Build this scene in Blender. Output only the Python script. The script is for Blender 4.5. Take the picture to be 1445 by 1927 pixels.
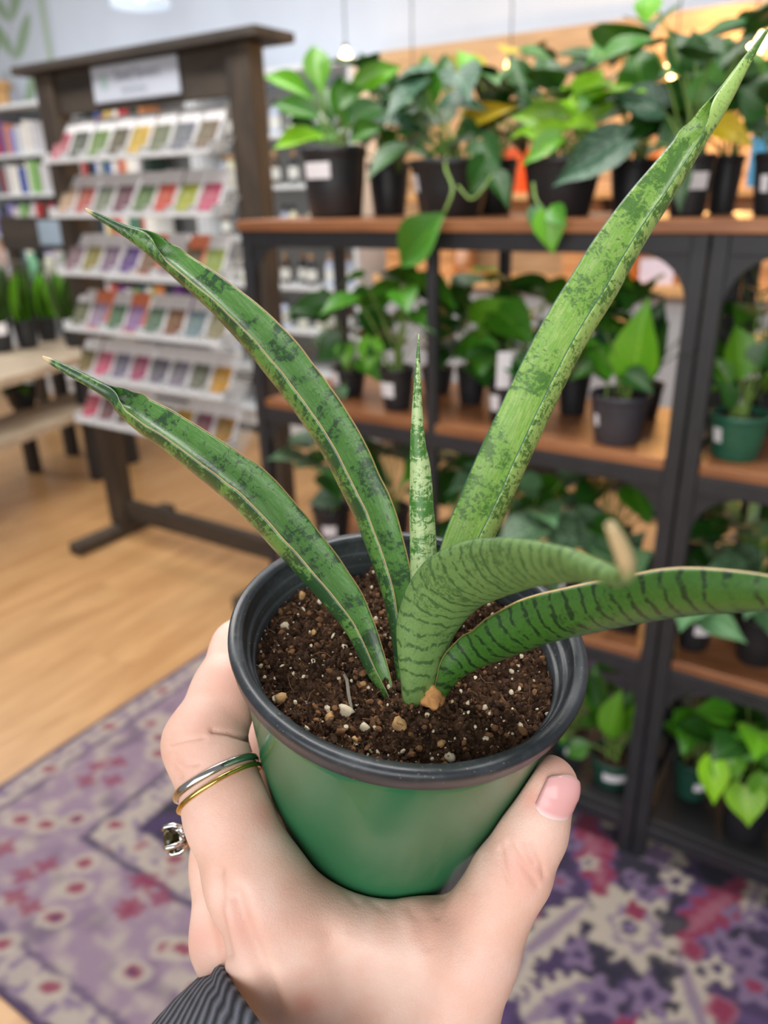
import bpy, bmesh, math, random
import numpy as np
from mathutils import Vector, Matrix, noise as mnoise
from mathutils.bvhtree import BVHTree

for o in list(bpy.data.objects):
    bpy.data.objects.remove(o)
scene = bpy.context.scene
COL = scene.collection
R = math.radians

# ------------------------------------------------------------------ camera
FPX, CX, CY, CAMH = 1447.0, 722.5, 963.5, 1.35
YAW, PITCH, ROLL = R(33.6), R(22.6), R(-1.5)
_fw = np.array([-math.sin(YAW)*math.cos(PITCH), math.cos(YAW)*math.cos(PITCH), -math.sin(PITCH)])
_r0 = np.array([math.cos(YAW), math.sin(YAW), 0.0])
_u0 = np.cross(_r0, _fw)
CR = _r0*math.cos(ROLL)+_u0*math.sin(ROLL)
CU = -_r0*math.sin(ROLL)+_u0*math.cos(ROLL)
CF = _fw
CLOC = np.array([0, 0, CAMH])
cam = bpy.data.cameras.new('camera')
cam.sensor_fit = 'VERTICAL'; cam.sensor_height = 36; cam.sensor_width = 27
cam.lens = FPX/1927*36
cam.clip_start = 0.01
cam.dof.use_dof = True
cam.dof.focus_distance = 0.205
cam.dof.aperture_fstop = 10.5
camo = bpy.data.objects.new('camera', cam)
COL.objects.link(camo)
camo.matrix_world = Matrix(((CR[0], CU[0], -CF[0], 0), (CR[1], CU[1], -CF[1], 0), (CR[2], CU[2], -CF[2], CAMH), (0, 0, 0, 1)))
scene.camera = camo

# ------------------------------------------------------------------ world, lights, exposure
w = bpy.data.worlds.new('world'); scene.world = w; w.use_nodes = True
bg = w.node_tree.nodes['Background']
bg.inputs[0].default_value = (0.96, 0.98, 1.0, 1); bg.inputs[1].default_value = 0.23
def area(name, loc, size, sy, power, color, target):
    l = bpy.data.lights.new(name, 'AREA'); l.shape = 'RECTANGLE'; l.size = size; l.size_y = sy
    l.energy = power; l.color = color
    o = bpy.data.objects.new(name, l); COL.objects.link(o); o.location = loc
    d = Vector(target)-Vector(loc); o.rotation_euler = d.to_track_quat('-Z', 'Y').to_euler()
    return o
area('unseen_overhead_light', (-0.6, 0.9, 3.0), 2.4, 0.5, 40, (1, 0.97, 0.93), (-0.6, 0.9, 0))
area('unseen_overhead_light', (-2.6, 1.1, 3.0), 2.4, 0.5, 38, (1, 0.97, 0.93), (-2.6, 1.1, 0))
area('unseen_overhead_light', (-1.6, 2.5, 3.0), 3.0, 0.5, 24, (1, 0.97, 0.93), (-1.6, 2.9, 0))
area('unseen_overhead_light', (-4.6, 2.0, 3.0), 2.0, 0.5, 34, (1, 0.98, 0.95), (-4.6, 2.2, 0))  # added fill lamp, not a known fitting: brightens the bookcases at back left
area('shop_window_light', (0.4, -2.2, 1.9), 3.4, 2.0, 66, (1.0, 0.985, 0.96), (-0.8, 1.2, 1.0))
scene.view_settings.view_transform = 'Standard'
scene.view_settings.look = 'None'
scene.view_settings.gamma = 1
scene.view_settings.use_curve_mapping = False
scene.view_settings.exposure = 0.30

# ------------------------------------------------------------------ pixel helpers (place things at their real depth)
def ray(px, py):
    return CR*(px-CX)/FPX-CU*(py-CY)/FPX+CF
def P(px, py, d):                   # pixel + depth along the view axis
    return CLOC+ray(px, py)*d
def onz(px, py, z=0.0):
    d = ray(px, py); return CLOC+d*((z-CAMH)/d[2])
def ony(px, py, y):
    d = ray(px, py); return CLOC+d*(y/d[1])
def depth(p):
    return float((np.asarray(p)-CLOC)@CF)

# ------------------------------------------------------------------ materials
def c(r, g, b, k=1.0):
    def l(v):
        v /= 255.0
        return (v/12.92 if v <= .04045 else ((v+.055)/1.055)**2.4)*k
    return (min(1, l(r)), min(1, l(g)), min(1, l(b)), 1)
MATS = {}
class NT:
    def __init__(s, name):
        s.m = bpy.data.materials.new(name); s.m.use_nodes = True
        s.t = s.m.node_tree; s.b = s.t.nodes['Principled BSDF']
    def n(s, typ, **kw):
        nd = s.t.nodes.new(typ)
        for k, v in kw.items():
            if k.startswith('i_'):
                key = k[2:]
                key = int(key) if key.isdigit() else key.replace('_', ' ')
                if hasattr(v, 'is_linked') or isinstance(v, bpy.types.NodeSocket): s.t.links.new(v, nd.inputs[key])
                else: nd.inputs[key].default_value = v
            else: setattr(nd, k, v)
        return nd
    def link(s, a, b): s.t.links.new(a, b)
    def math(s, op, a, b=None, cl=False):
        nd = s.t.nodes.new('ShaderNodeMath'); nd.operation = op; nd.use_clamp = cl
        for i, v in enumerate((a, b)):
            if v is None: continue
            if isinstance(v, bpy.types.NodeSocket): s.t.links.new(v, nd.inputs[i])
            else: nd.inputs[i].default_value = v
        return nd.outputs[0]
    def mix(s, f, a, b, bt='MIX'):
        nd = s.t.nodes.new('ShaderNodeMix'); nd.data_type = 'RGBA'; nd.blend_type = bt
        for sk, v in ((nd.inputs[0], f), (nd.inputs[6], a), (nd.inputs[7], b)):
            if isinstance(v, bpy.types.NodeSocket): s.t.links.new(v, sk)
            else: sk.default_value = v
        return nd.outputs[2]
    def ramp(s, f, lo, hi):
        nd = s.t.nodes.new('ShaderNodeMapRange'); nd.interpolation_type = 'SMOOTHSTEP'
        s.t.links.new(f, nd.inputs[0]); nd.inputs[1].default_value = lo; nd.inputs[2].default_value = hi
        return nd.outputs[0]
    def noise(s, vec, scale, detail=3, rough=.55, dist=0.0):
        nd = s.t.nodes.new('ShaderNodeTexNoise'); s.t.links.new(vec, nd.inputs['Vector'])
        nd.inputs['Scale'].default_value = scale; nd.inputs['Detail'].default_value = detail
        nd.inputs['Roughness'].default_value = rough; nd.inputs['Distortion'].default_value = dist
        return nd.outputs['Fac']
    def scale(s, vec, v):
        nd = s.t.nodes.new('ShaderNodeMapping'); s.t.links.new(vec, nd.inputs['Vector']); nd.inputs['Scale'].default_value = v
        return nd.outputs[0]
    def bump(s, h, strength, dist):
        nd = s.t.nodes.new('ShaderNodeBump'); nd.inputs['Strength'].default_value = strength; nd.inputs['Distance'].default_value = dist
        s.t.links.new(h, nd.inputs['Height']); s.t.links.new(nd.outputs[0], s.b.inputs['Normal'])
    def set(s, **kw):
        for k, v in kw.items():
            sk = s.b.inputs[k.replace('_', ' ')]
            if isinstance(v, bpy.types.NodeSocket): s.t.links.new(v, sk)
            else: sk.default_value = v
def M(name, col, rough=.5, var=.12, scale=25, bump=0, bdist=.002, metal=0, spec=.5, stretch=(1, 1, 1), emit=0, coat=0, rnd=0, trans=0):
    if name in MATS: return MATS[name]
    t = NT(name)
    co = t.n('ShaderNodeTexCoord').outputs['Object']
    v = t.scale(co, stretch)
    f = t.noise(v, scale, 4)
    k = t.ramp(f, .3, .7)
    lo = tuple(x*(1-var) for x in col[:3])+(1,); hi = tuple(min(1, x*(1+var)) for x in col[:3])+(1,)
    cc = t.mix(k, lo, hi)
    if rnd:
        r = t.n('ShaderNodeObjectInfo').outputs['Random']
        h = t.n('ShaderNodeHueSaturation', i_Color=cc)
        t.link(t.math('ADD', t.math('MULTIPLY', r, rnd), 1-rnd*.5), h.inputs['Value'])
        cc = h.outputs[0]
    t.set(Base_Color=cc, Roughness=rough, Metallic=metal)
    t.b.inputs['Specular IOR Level'].default_value = spec
    t.b.inputs['Coat Weight'].default_value = coat
    if bump: t.bump(f, bump, bdist)
    if emit:
        t.set(Emission_Color=col, Emission_Strength=emit)
    if trans:
        t.b.inputs['Subsurface Weight'].default_value = trans
        t.b.inputs['Subsurface Radius'].default_value = (.004, .006, .002)
    MATS[name] = t.m
    return t.m

# ------------------------------------------------------------------ mesh helpers
class MB:
    def __init__(s): s.v = []; s.f = []
    def add(s, vs, fs):
        k = len(s.v); s.v += [tuple(map(float, p)) for p in vs]; s.f += [tuple(i+k for i in f) for f in fs]; return s
    def box(s, x0, x1, y0, y1, z0, z1, ch=0.0):
        if ch <= 0:
            vs = [(x, y, z) for x in (x0, x1) for y in (y0, y1) for z in (z0, z1)]
            return s.add(vs, [(0, 1, 3, 2), (4, 6, 7, 5), (0, 4, 5, 1), (2, 3, 7, 6), (0, 2, 6, 4), (1, 5, 7, 3)])
        bm = bmesh.new(); bmesh.ops.create_cube(bm, size=1)
        for v in bm.verts:
            v.co = ((x0+x1)/2+v.co.x*(x1-x0), (y0+y1)/2+v.co.y*(y1-y0), (z0+z1)/2+v.co.z*(z1-z0))
        bmesh.ops.bevel(bm, geom=bm.edges[:], offset=ch, segments=2, affect='EDGES', profile=.5)
        bm.verts.index_update()
        s.add([v.co[:] for v in bm.verts], [[v.index for v in f.verts] for f in bm.faces]); bm.free()
        return s
    def beam(s, a, b, w, h, up=(0, 0, 1)):
        a = Vector(a); b = Vector(b); d = (b-a).normalized(); u = Vector(up)
        r = d.cross(u); r = r.normalized() if r.length > 1e-6 else Vector((1, 0, 0)); u = r.cross(d)
        vs = [p+r*(i*w/2)+u*(j*h/2) for p in (a, b) for i in (-1, 1) for j in (-1, 1)]
        return s.add(vs, [(0, 1, 3, 2), (4, 6, 7, 5), (0, 4, 5, 1), (2, 3, 7, 6), (0, 2, 6, 4), (1, 5, 7, 3)])
    def tube(s, pts, rad, n=6, cap=True):
        pts = [Vector(p) for p in pts]; m = len(pts)
        if not hasattr(rad, '__len__'): rad = [rad]*m
        k = len(s.v); ref = None
        for i, p in enumerate(pts):
            d = (pts[min(i+1, m-1)]-pts[max(i-1, 0)]).normalized()
            if ref is None: ref = d.orthogonal().normalized()
            ref = (ref-d*ref.dot(d)).normalized(); b = d.cross(ref)
            for j in range(n):
                a = 2*math.pi*j/n
                q = p+(ref*math.cos(a)+b*math.sin(a))*rad[i]; s.v.append(q[:])
        for i in range(m-1):
            for j in range(n):
                j2 = (j+1) % n
                s.f.append((k+i*n+j, k+i*n+j2, k+(i+1)*n+j2, k+(i+1)*n+j))
        if cap:
            s.f.append(tuple(k+j for j in reversed(range(n)))); s.f.append(tuple(k+(m-1)*n+j for j in range(n)))
        return s
    def lathe(s, prof, loc=(0, 0, 0), n=24, closed=False, e=None):
        k = len(s.v); m = len(prof); L = np.array(loc, float)
        if e is None: e = (np.array([1., 0, 0]), np.array([0, 1., 0]), np.array([0, 0, 1.]))
        for (r, z) in prof:
            for j in range(n):
                a = 2*math.pi*j/n
                s.v.append(tuple(L+e[0]*(r*math.cos(a))+e[1]*(r*math.sin(a))+e[2]*z))
        rng = range(m) if closed else range(m-1)
        for i in rng:
            i2 = (i+1) % m
            for j in range(n):
                j2 = (j+1) % n
                s.f.append((k+i*n+j, k+i*n+j2, k+i2*n+j2, k+i2*n+j))
        return s
    def build(s, name, mat, parent=None, smooth=False, world=True):
        me = bpy.data.meshes.new(name); me.from_pydata(s.v, [], s.f); me.validate()
        return obj(name, me, mat, parent, smooth)
def fixn(me):
    bm = bmesh.new(); bm.from_mesh(me); bmesh.ops.recalc_face_normals(bm, faces=bm.faces); bm.to_mesh(me); bm.free()
def obj(name, me, mat, parent=None, smooth=False, fix=True):
    if fix: fixn(me)
    if mat and not me.materials: me.materials.append(mat)
    if smooth:
        me.polygons.foreach_set('use_smooth', [True]*len(me.polygons))
    o = bpy.data.objects.new(name, me); COL.objects.link(o)
    if parent:
        o.parent = parent; o.location = -ROOT(parent)
    return o
def ROOT(p):
    v = Vector(p.location)
    return v if p.parent is None else v+ROOT(p.parent)
def thing(name, label, cat, loc=(0, 0, 0), group=None):
    o = bpy.data.objects.new(name, None); COL.objects.link(o); o.location = Vector(loc)
    o.empty_display_size = .05
    return tag(o, label, cat, group)
def tag(o, label, cat, group=None):
    o['label'] = label; o['category'] = cat
    if group: o['group'] = group
    return o
def struct(o):
    o['kind'] = 'structure'; return o
def smoothpath(pts, n):
    """Catmull-Rom through rows of numbers, n samples, uniform in chord length of the first 3 columns"""
    p = np.array(pts, float)
    q = np.vstack([2*p[0]-p[1], p, 2*p[-1]-p[-2]])
    out = []
    for i in range(1, len(q)-2):
        for t in np.linspace(0, 1, 40, endpoint=False):
            a, b, cc, d = q[i-1], q[i], q[i+1], q[i+2]
            out.append(.5*((2*b)+(-a+cc)*t+(2*a-5*b+4*cc-d)*t*t+(-a+3*b-3*cc+d)*t**3))
    out.append(p[-1]); out = np.array(out)
    L = np.concatenate([[0], np.cumsum(np.linalg.norm(np.diff(out[:, :3], axis=0), axis=1))])
    t = np.linspace(0, L[-1], n)
    return np.stack([np.interp(t, L, out[:, k]) for k in range(out.shape[1])], 1), t
def colour_attr(me, cols):
    a = me.color_attributes.new('col', 'FLOAT_COLOR', 'POINT')
    cc = np.ones((len(cols), 4), np.float32); cc[:, :3] = cols
    a.data.foreach_set('color', cc.ravel())
ORD = ['first', 'second', 'third', 'fourth', 'fifth', 'sixth', 'seventh', 'eighth', 'ninth', 'tenth', 'eleventh', 'twelfth']

# ================================================================== SETTING
WALLY = 3.8
m_wall = M('painted_wall', c(208, 216, 230), .8, .03, 3)
struct(MB().box(-9.5, 3.2, WALLY, WALLY+.1, 0, 3.2).build('wall_back', m_wall))
struct(MB().box(-9.6, -9.5, -2.6, WALLY+.1, 0, 3.2).build('wall_left', m_wall))

# floor with laminate planks
def wood_mat(name, lo, hi, rough=.35, sc=(14, 1.1, 6), rnd=.18, axis=None, bump=.05):
    if name in MATS: return MATS[name]
    t = NT(name)
    co = t.n('ShaderNodeTexCoord').outputs['Object']
    r = t.n('ShaderNodeObjectInfo').outputs['Random']
    off = t.n('ShaderNodeVectorMath', operation='ADD', i_0=co)
    cmb = t.n('ShaderNodeCombineXYZ'); t.link(t.math('MULTIPLY', r, 17.), cmb.inputs[0]); t.link(t.math('MULTIPLY', r, 31.), cmb.inputs[1])
    t.link(cmb.outputs[0], off.inputs[1])
    v = t.scale(off.outputs[0], sc)
    n1 = t.noise(v, 2.2, 5, .6, .6); n2 = t.noise(v, 9, 3)
    f = t.ramp(t.math('ADD', t.math('MULTIPLY', n1, .75), t.math('MULTIPLY', n2, .25)), .32, .68)
    cc = t.mix(f, lo, hi)
    h = t.n('ShaderNodeHueSaturation', i_Color=cc)
    t.link(t.math('ADD', t.math('MULTIPLY', r, rnd), 1-rnd*.5), h.inputs['Value'])
    t.set(Base_Color=h.outputs[0], Roughness=rough)
    t.bump(n2, bump, .001)
    MATS[name] = t.m
    return t.m
m_floor = wood_mat('laminate_floor', c(170, 126, 80), c(196, 154, 106), .36, (9, .9, 6), .10)
floor = struct(MB().box(-9.5, 3.2, -2.6, WALLY, -.06, -.004).build('floor', M('floor_underlay', c(150, 112, 70), .6)))
pw, pl = .19, 1.25
mb = MB().box(-pw/2+.0006, pw/2-.0006, -pl/2+.0006, pl/2-.0006, -.010, 0)
plank_me = bpy.data.meshes.new('plank'); plank_me.from_pydata(mb.v, [], mb.f); plank_me.materials.append(m_floor); fixn(plank_me)
nx = 0
for i in range(-38, 6):
    for j in range(0, 5):
        x = i*pw; y = -1.0+j*pl+((i*0.37) % 1)*pl
        if y-pl/2 > WALLY: continue
        if x > 1.0 or (x > .1 and y < .3): continue
        o = bpy.data.objects.new('plank', plank_me); COL.objects.link(o); o.parent = floor; o.location = (x, y, 0)

# boarded wood section of the back wall with lamp glow
m_tan = wood_mat('warm_wall_boards', c(176, 142, 104), c(200, 168, 130), .5, (1.2, 6, 10), .12)
ww = struct(MB().box(-2.45, 3.2, WALLY-.035, WALLY, 0, 2.0).build('wall_boarded', m_tan))
for k in range(12):
    z0 = 2.0-(k+1)*.155
    MB().box(-2.46, 3.2, WALLY-.055-(.02 if k == 0 else 0), WALLY-.033, z0+.003, z0+.152).build('plank', m_tan, ww)

# printed wallpaper with leaf sprays, left of the plain wall
def paint_grid(name, x0, x1, y0, y1, step, fn, mat, lift, vertical=None):
    nx = int((x1-x0)/step)+1; ny = int((y1-y0)/step)+1
    X, Y = np.meshgrid(np.linspace(x0, x1, nx), np.linspace(y0, y1, ny), indexing='ij')
    Z = lift(X, Y) if callable(lift) else np.full_like(X, lift)
    if vertical is None: V = np.stack([X, Y, Z], -1).reshape(-1, 3)
    else: V = np.stack([X, np.full_like(X, vertical), Y], -1).reshape(-1, 3)
    I = np.arange(nx*ny).reshape(nx, ny)
    F = np.stack([I[:-1, :-1], I[1:, :-1], I[1:, 1:], I[:-1, 1:]], -1).reshape(-1, 4)
    me = bpy.data.meshes.new(name)
    me.vertices.add(len(V)); me.vertices.foreach_set('co', V.astype(np.float32).ravel())
    me.loops.add(F.size); me.loops.foreach_set('vertex_index', F.ravel().astype(np.int32))
    me.polygons.add(len(F)); me.polygons.foreach_set('loop_start', np.arange(0, F.size, 4, dtype=np.int32))
    me.update(calc_edges=True)
    colour_attr(me, fn(X, Y).reshape(-1, 3))
    me.materials.append(mat)
    return me
def attr_mat(name, rough=.9, bump=0, bscale=600, sheen=0, var=.1):
    t = NT(name)
    a = t.n('ShaderNodeAttribute', attribute_name='col').outputs['Color']
    co = t.n('ShaderNodeTexCoord').outputs['Object']
    n = t.noise(co, bscale, 2)
    cc = t.mix(t.math('MULTIPLY', n, var*2), a, (0, 0, 0, 1))
    t.set(Base_Color=cc, Roughness=rough)
    if sheen: t.b.inputs['Sheen Weight'].default_value = sheen
    if bump: t.bump(n, bump, .002)
    return t.m
def lerp(A, col, f):
    return A*(1-f[..., None])+np.array(col[:3])*f[..., None]
def ell(X, Y, cx_, cy_, a, b, th):
    dx, dy = X-cx_, Y-cy_
    u = (dx*math.cos(th)+dy*math.sin(th))/a; v = (-dx*math.sin(th)+dy*math.cos(th))/b
    return np.sqrt(u*u+v*v), np.arctan2(v, u)
def step(x, e=.06):
    return np.clip(.5-x/e, 0, 1)
def wallpaper(X, Z):
    A = np.ones(X.shape+(3,))*np.array(c(206, 214, 226)[:3])
    rng = random.Random(4)
    g = c(138, 166, 126)
    for sx in (-6.9, -6.35, -5.85, -5.5):
        for kz in range(8):
            z = 1.0+kz*.26+rng.uniform(-.05, .05)
            for sgn in (-1, 1):
                r, _ = ell(X, Z, sx+sgn*.11, z+.06, .16, .05, math.pi/2-sgn*.75)
                A = lerp(A, g if rng.random() < .7 else c(184, 186, 200), step(r-1, .25)*.85)
        A = lerp(A, c(186, 190, 200), step(np.abs(X-sx-.05*np.sin(Z*5))/.012-1, .5)*.7)
    A = lerp(A, c(168, 188, 160), step(np.abs(X+5.13)/.028-1, .3)*.9)
    return A
wp = paint_grid('wallpaper', -7.4, -5.06, .9, 3.1, .012, wallpaper, attr_mat('wallpaper_print', .8), 0, vertical=WALLY-.004)
wpo = struct(obj('trim_wallpaper', wp, None, None, False, False))

# ------------------------------------------------------------------ rug
CREAM, MAUVE, CRIM, NAVY, PURP, LILAC, PINK = c(172, 160, 148), c(138, 116, 134), c(126, 38, 70), c(30, 24, 44), c(62, 43, 82), c(114, 94, 124), c(148, 88, 106)
RX0, RY0 = -1.655, .405
def rugpaint(X, Y):
    rng = np.random.RandomState(3)
    def nz(s, o=0):
        P3 = np.zeros(X.shape)
        for k, (fx, fy, ph) in enumerate(rng.uniform(-1, 1, (9, 3))):
            P3 += np.sin((fx*X+fy*Y)*s*4+ph*9+1.7*np.sin((fy*X-fx*Y)*s*3.1+ph*5+o))
        return P3/9
    n1 = nz(9); n2 = nz(22); n3 = nz(45); n4 = nz(14)
    wx, wy = X+.008*n2, Y+.008*n3
    d = np.minimum(wx-RX0, wy-RY0)                    # distance from the two visible edges
    A = np.ones(X.shape+(3,))*np.array(MAUVE[:3])
    A = lerp(A, CREAM, np.clip(n2*1.6+.12+n3*.6, 0, .75))
    A = lerp(A, PURP, np.clip(n4*1.3-.15, 0, .55))
    # border bands
    def band(A, a, b, col, k=1.0):
        f = np.clip((d-a)/.006+.5, 0, 1)*np.clip((b-d)/.006+.5, 0, 1)*k
        return lerp(A, col, f)
    A = band(A, -.1, .016, c(70, 52, 84))
    dotv = np.clip(np.sin(X*70)*np.sin(Y*70)*3+.3, 0, 1)
    f = np.clip((d-.016)/.006+.5, 0, 1)*np.clip((.075-d)/.006+.5, 0, 1)
    A = lerp(A, CREAM, f*.75); A = lerp(A, LILAC, f*np.clip(n3*3, 0, .9)); 
    A = band(A, .075, .09, c(86, 68, 98), .85)
    f = np.clip((d-.315)/.006+.5, 0, 1)*np.clip((.332-d)/.006+.5, 0, 1)
    A = lerp(A, c(66, 54, 80), f*.9)
    f = np.clip((d-.332)/.006+.5, 0, 1)*np.clip((.405-d)/.006+.5, 0, 1)
    A = lerp(A, CREAM, f*.85); A = lerp(A, LILAC, f*np.clip(n3*3, 0, .9)); A = lerp(A, CRIM, f*np.clip(n2*4-1.2, 0, .8))
    # field
    fld = np.clip((d-.405)/.008+.5, 0, 1)
    F = np.ones(X.shape+(3,))*np.array(NAVY[:3])
    F = lerp(F, PURP, np.clip(n1*3+.45, 0, 1)*.9)
    F = lerp(F, c(92, 68, 114), np.clip(n4*2.4-.4, 0, .6))
    A = A*(1-fld[..., None])+F*fld[..., None]
    def pt(px, py): q = onz(px, py); return q[0], q[1]
    def petal(A, px, py, r, n, jag, col, k=1, e=.12, ph=0):
        x, y = pt(px, py)
        rr, an = ell(wx, wy, x, y, r, r, .6)
        return lerp(A, col, step(rr/(1+jag*np.cos(n*an+ph))-1, e)*k)
    def feather(A, p0, p1, w, col, jag=.35, n=5, k=1):
        jag *= .6
        a = np.array(pt(*p0)); b = np.array(pt(*p1)); L = np.linalg.norm(b-a); u = (b-a)/L
        s = ((X-a[0])*u[0]+(Y-a[1])*u[1])/L; v = (-(X-a[0])*u[1]+(Y-a[1])*u[0])
        wd = w*np.sqrt(np.clip(4*s*(1-s), 0, 1))*(1+jag*np.sin(n*2*math.pi*s-np.abs(v)/w*3))
        return lerp(A, col, np.clip((wd-np.abs(v))/.006+.5, 0, 1)*(s > 0)*(s < 1)*k)
    # big field motifs
    for p0, p1, wd in (((1095, 1525), (1140, 1700), .036), ((1410, 1660), (1268, 1775), .036), ((1150, 1935), (1235, 1990), .04), ((830, 1620), (900, 1500), .04)):
        A = feather(A, p0, p1, wd*1.25, c(96, 70, 120), .2); A = feather(A, p0, p1, wd, CRIM, .45); 
        q0 = (np.array(p0)*.75+np.array(p1)*.25, np.array(p0)*.15+np.array(p1)*.85)
        A = feather(A, q0[0], q0[1], wd*.4, PINK, .6, 5, .8)
    for p0, p1, wd in (((1105, 1700), (965, 1815), .034), ((985, 1790), (935, 1880), .04), ((1275, 1800), (1330, 1960), .034), ((985, 1930), (1110, 1850), .042), ((1440, 1640), (1400, 1740), .02), ((1200, 1950), (1300, 1930), .03), ((960, 1500), (1040, 1450), .03)):
        A = feather(A, p0, p1, wd, CREAM, .45); A = feather(A, p0, p1, wd*.35, LILAC, .2, 3, .8)
    A = petal(A, 1190, 1745, .088, 11, .16, CREAM); A = petal(A, 1195, 1750, .05, 7, .15, LILAC, .8); A = petal(A, 1190, 1750, .034, 5, .1, CREAM)
    A = petal(A, 1196, 1718, .020, 4, .15, CRIM); A = petal(A, 1185, 1750, .017, 5, .1, c(60, 46, 80)); A = petal(A, 1185, 1750, .010, 5, .1, LILAC)
    A = petal(A, 1245, 1598, .052, 7, .15, CREAM); A = petal(A, 1235, 1612, .03, 5, .2, LILAC); 
    for (px, py, r) in ((1078, 1590, .022), (1272, 1662, .03), (1210, 1684, .022), (1190, 1655, .022), (1245, 1682, .02), (1360, 1785, .03), (1402, 1795, .034), (1415, 1860, .036), (1350, 1830, .026), (1440, 1735, .03), (1385, 1728, .026), (1130, 1880, .036), (1220, 1878, .036), (1060, 1900, .03), (1050, 1545, .03), (1075, 1525, .026), (1055, 1665, .024), (1145, 1555, .014), (1180, 1560, .012), (990, 1720, .016), (1090, 1800, .03), (1010, 1560, .03), (960, 1640, .02)):
        A = petal(A, px, py, r, 5, .25, LILAC if (px+py) % 3 else CREAM); A = petal(A, px, py, r*.4, 5, .1, CRIM if px % 2 else PURP)
    for (px, py, r) in ((1300, 1790, .017), (1355, 1905, .022), (995, 1722, .016), (1140, 1595, .015), (1060, 1520, .02)):
        A = petal(A, px, py, r*1.4, 4, .1, PINK, .7); A = petal(A, px, py, r, 4, .1, CRIM)
    for (px, py, r) in ((1165, 1635, .02), (1130, 1800, .025), (1260, 1740, .03), (1250, 1830, .03), (1150, 1840, .02), (1345, 1650, .03)):
        A = petal(A, px, py, r, 3, .3, c(26, 22, 44), .9)
    # random florets over the rest of the field
    rr = random.Random(8)
    for _ in range(90):
        x, y = rr.uniform(-1.2, .6), rr.uniform(.82, 1.75)
        if -.75 < x < .1 and .6 < y < 1.25: continue
        q, an = ell(wx, wy, x, y, rr.uniform(.015, .045), rr.uniform(.015, .045), rr.uniform(0, 3))
        A = lerp(A, rr.choice([CREAM, LILAC, CRIM, LILAC]), step(q/(1+.25*np.cos(5*an))-1, .15)*fld)
        A = lerp(A, PURP, step(q/.4-1, .2)*fld)
    # cream medallions with crimson ovals in the mauve border
    th = 1.0
    for (px, py, kk) in ((40, 1545, 1), (88, 1556, 1), (143, 1544, 0), (283, 1364, 1), (302, 1392, 0), (300, 1422, 1), (160, 1628, 1), (143, 1674, 1), (103, 1730, 0), (317, 1787, 1), (250, 1835, 0), (372, 1862, 1), (205, 1370, 1), (95, 1450, 1), (305, 1303, 1), (220, 1556, 1), (345, 1790, 1), (8, 1780, 1), (95, 1862, 1), (330, 1620, 1), (420, 1880, 0)):
        x, y = pt(px, py)
        q, an = ell(wx, wy, x, y, .036, .026, .5)
        A = lerp(A, CREAM, step(q-1, .25)*.8)
        q, an = ell(wx, wy, x, y, .019, .013, .5)
        A = lerp(A, CRIM, step(q-1, .25)*.9)
        if not kk: A = lerp(A, PURP, step(q/.55-1, .3)*.8)
    for (px, py) in ((163, 1472), (213, 1472), (221, 1437), (30, 1690), (60, 1712), (88, 1632), (262, 1662), (250, 1708), (303, 1692), (45, 1650), (285, 1665), (10, 1600), (240, 1720), (185, 1445)):
        x, y = pt(px, py)
        q, an = ell(wx, wy, x, y, .026, .018, .3)
        A = lerp(A, CRIM, step(q/(1+.3*np.cos(4*an))-1, .3)*.75)
    return np.clip(A, 0, 1)
rug_me = paint_grid('rug', RX0, .95, RY0, 2.05, .007, rugpaint, attr_mat('woven_rug', .95, .6, 500, .15, .12), .006)
bm = bmesh.new(); bm.from_mesh(rug_me)
ed = [e for e in bm.edges if e.is_boundary]
r_ = bmesh.ops.extrude_edge_only(bm, edges=ed)
for v in [g for g in r_['geom'] if isinstance(g, bmesh.types.BMVert)]: v.co.z = .0005
bm.to_mesh(rug_me); bm.free()
rug = tag(obj('rug', rug_me, None, None, False, False), 'faded purple and mauve oriental rug with cream and crimson florals on the floor', 'rug')

# ================================================================== SNAKE PLANT IN HAND
S = .05/.0575
RIMC = np.array([.00813, -.03864, .24830])*S         # in right / up / forward axes
NRM = np.array([.09036, .84292, -.53040])
def cw(v): return CR*v[0]+CU*v[1]+CF*v[2]
PO = CLOC+cw(RIMC)                                   # centre of the pot's rim
PN = cw(NRM); PN /= np.linalg.norm(PN)               # pot axis
PE1 = np.cross(PN, CF); PE1 /= np.linalg.norm(PE1); PE2 = np.cross(PN, PE1)
PE = (PE1, PE2, PN)
RIM, HPOT, RBASE = .05, .077, .0370
plant = thing('snake_plant', 'snake plant with six mottled leaves in a glossy green pot held in a hand', 'plant', PO-PN*HPOT)
def prof_r(h): return .0474+(RBASE-.0474)*(h/-HPOT)   # outside of the body at height h (0 at rim, negative down)
m_pot = NT('glossy_green_plastic')
_co = m_pot.n('ShaderNodeTexCoord').outputs['Object']
m_pot.set(Base_Color=m_pot.mix(m_pot.noise(_co, 40, 3), c(34, 98, 62), c(42, 110, 72)), Roughness=.26)
m_pot.b.inputs['Coat Weight'].default_value = .3
m_pot = m_pot.m
mb = MB()
pr = [(.0, -HPOT+.0015), (RBASE-.004, -HPOT+.0015), (RBASE-.003, -HPOT), (RBASE-.001, -HPOT), (RBASE, -HPOT+.0012)]
pr += [(prof_r(h), h) for h in np.linspace(-HPOT+.004, -.0065, 16)]
pr += [(.0460, -.0045)]
mb.lathe(pr, PO, 96, False, PE)
pot = mb.build('pot', m_pot, plant, True)
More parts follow.
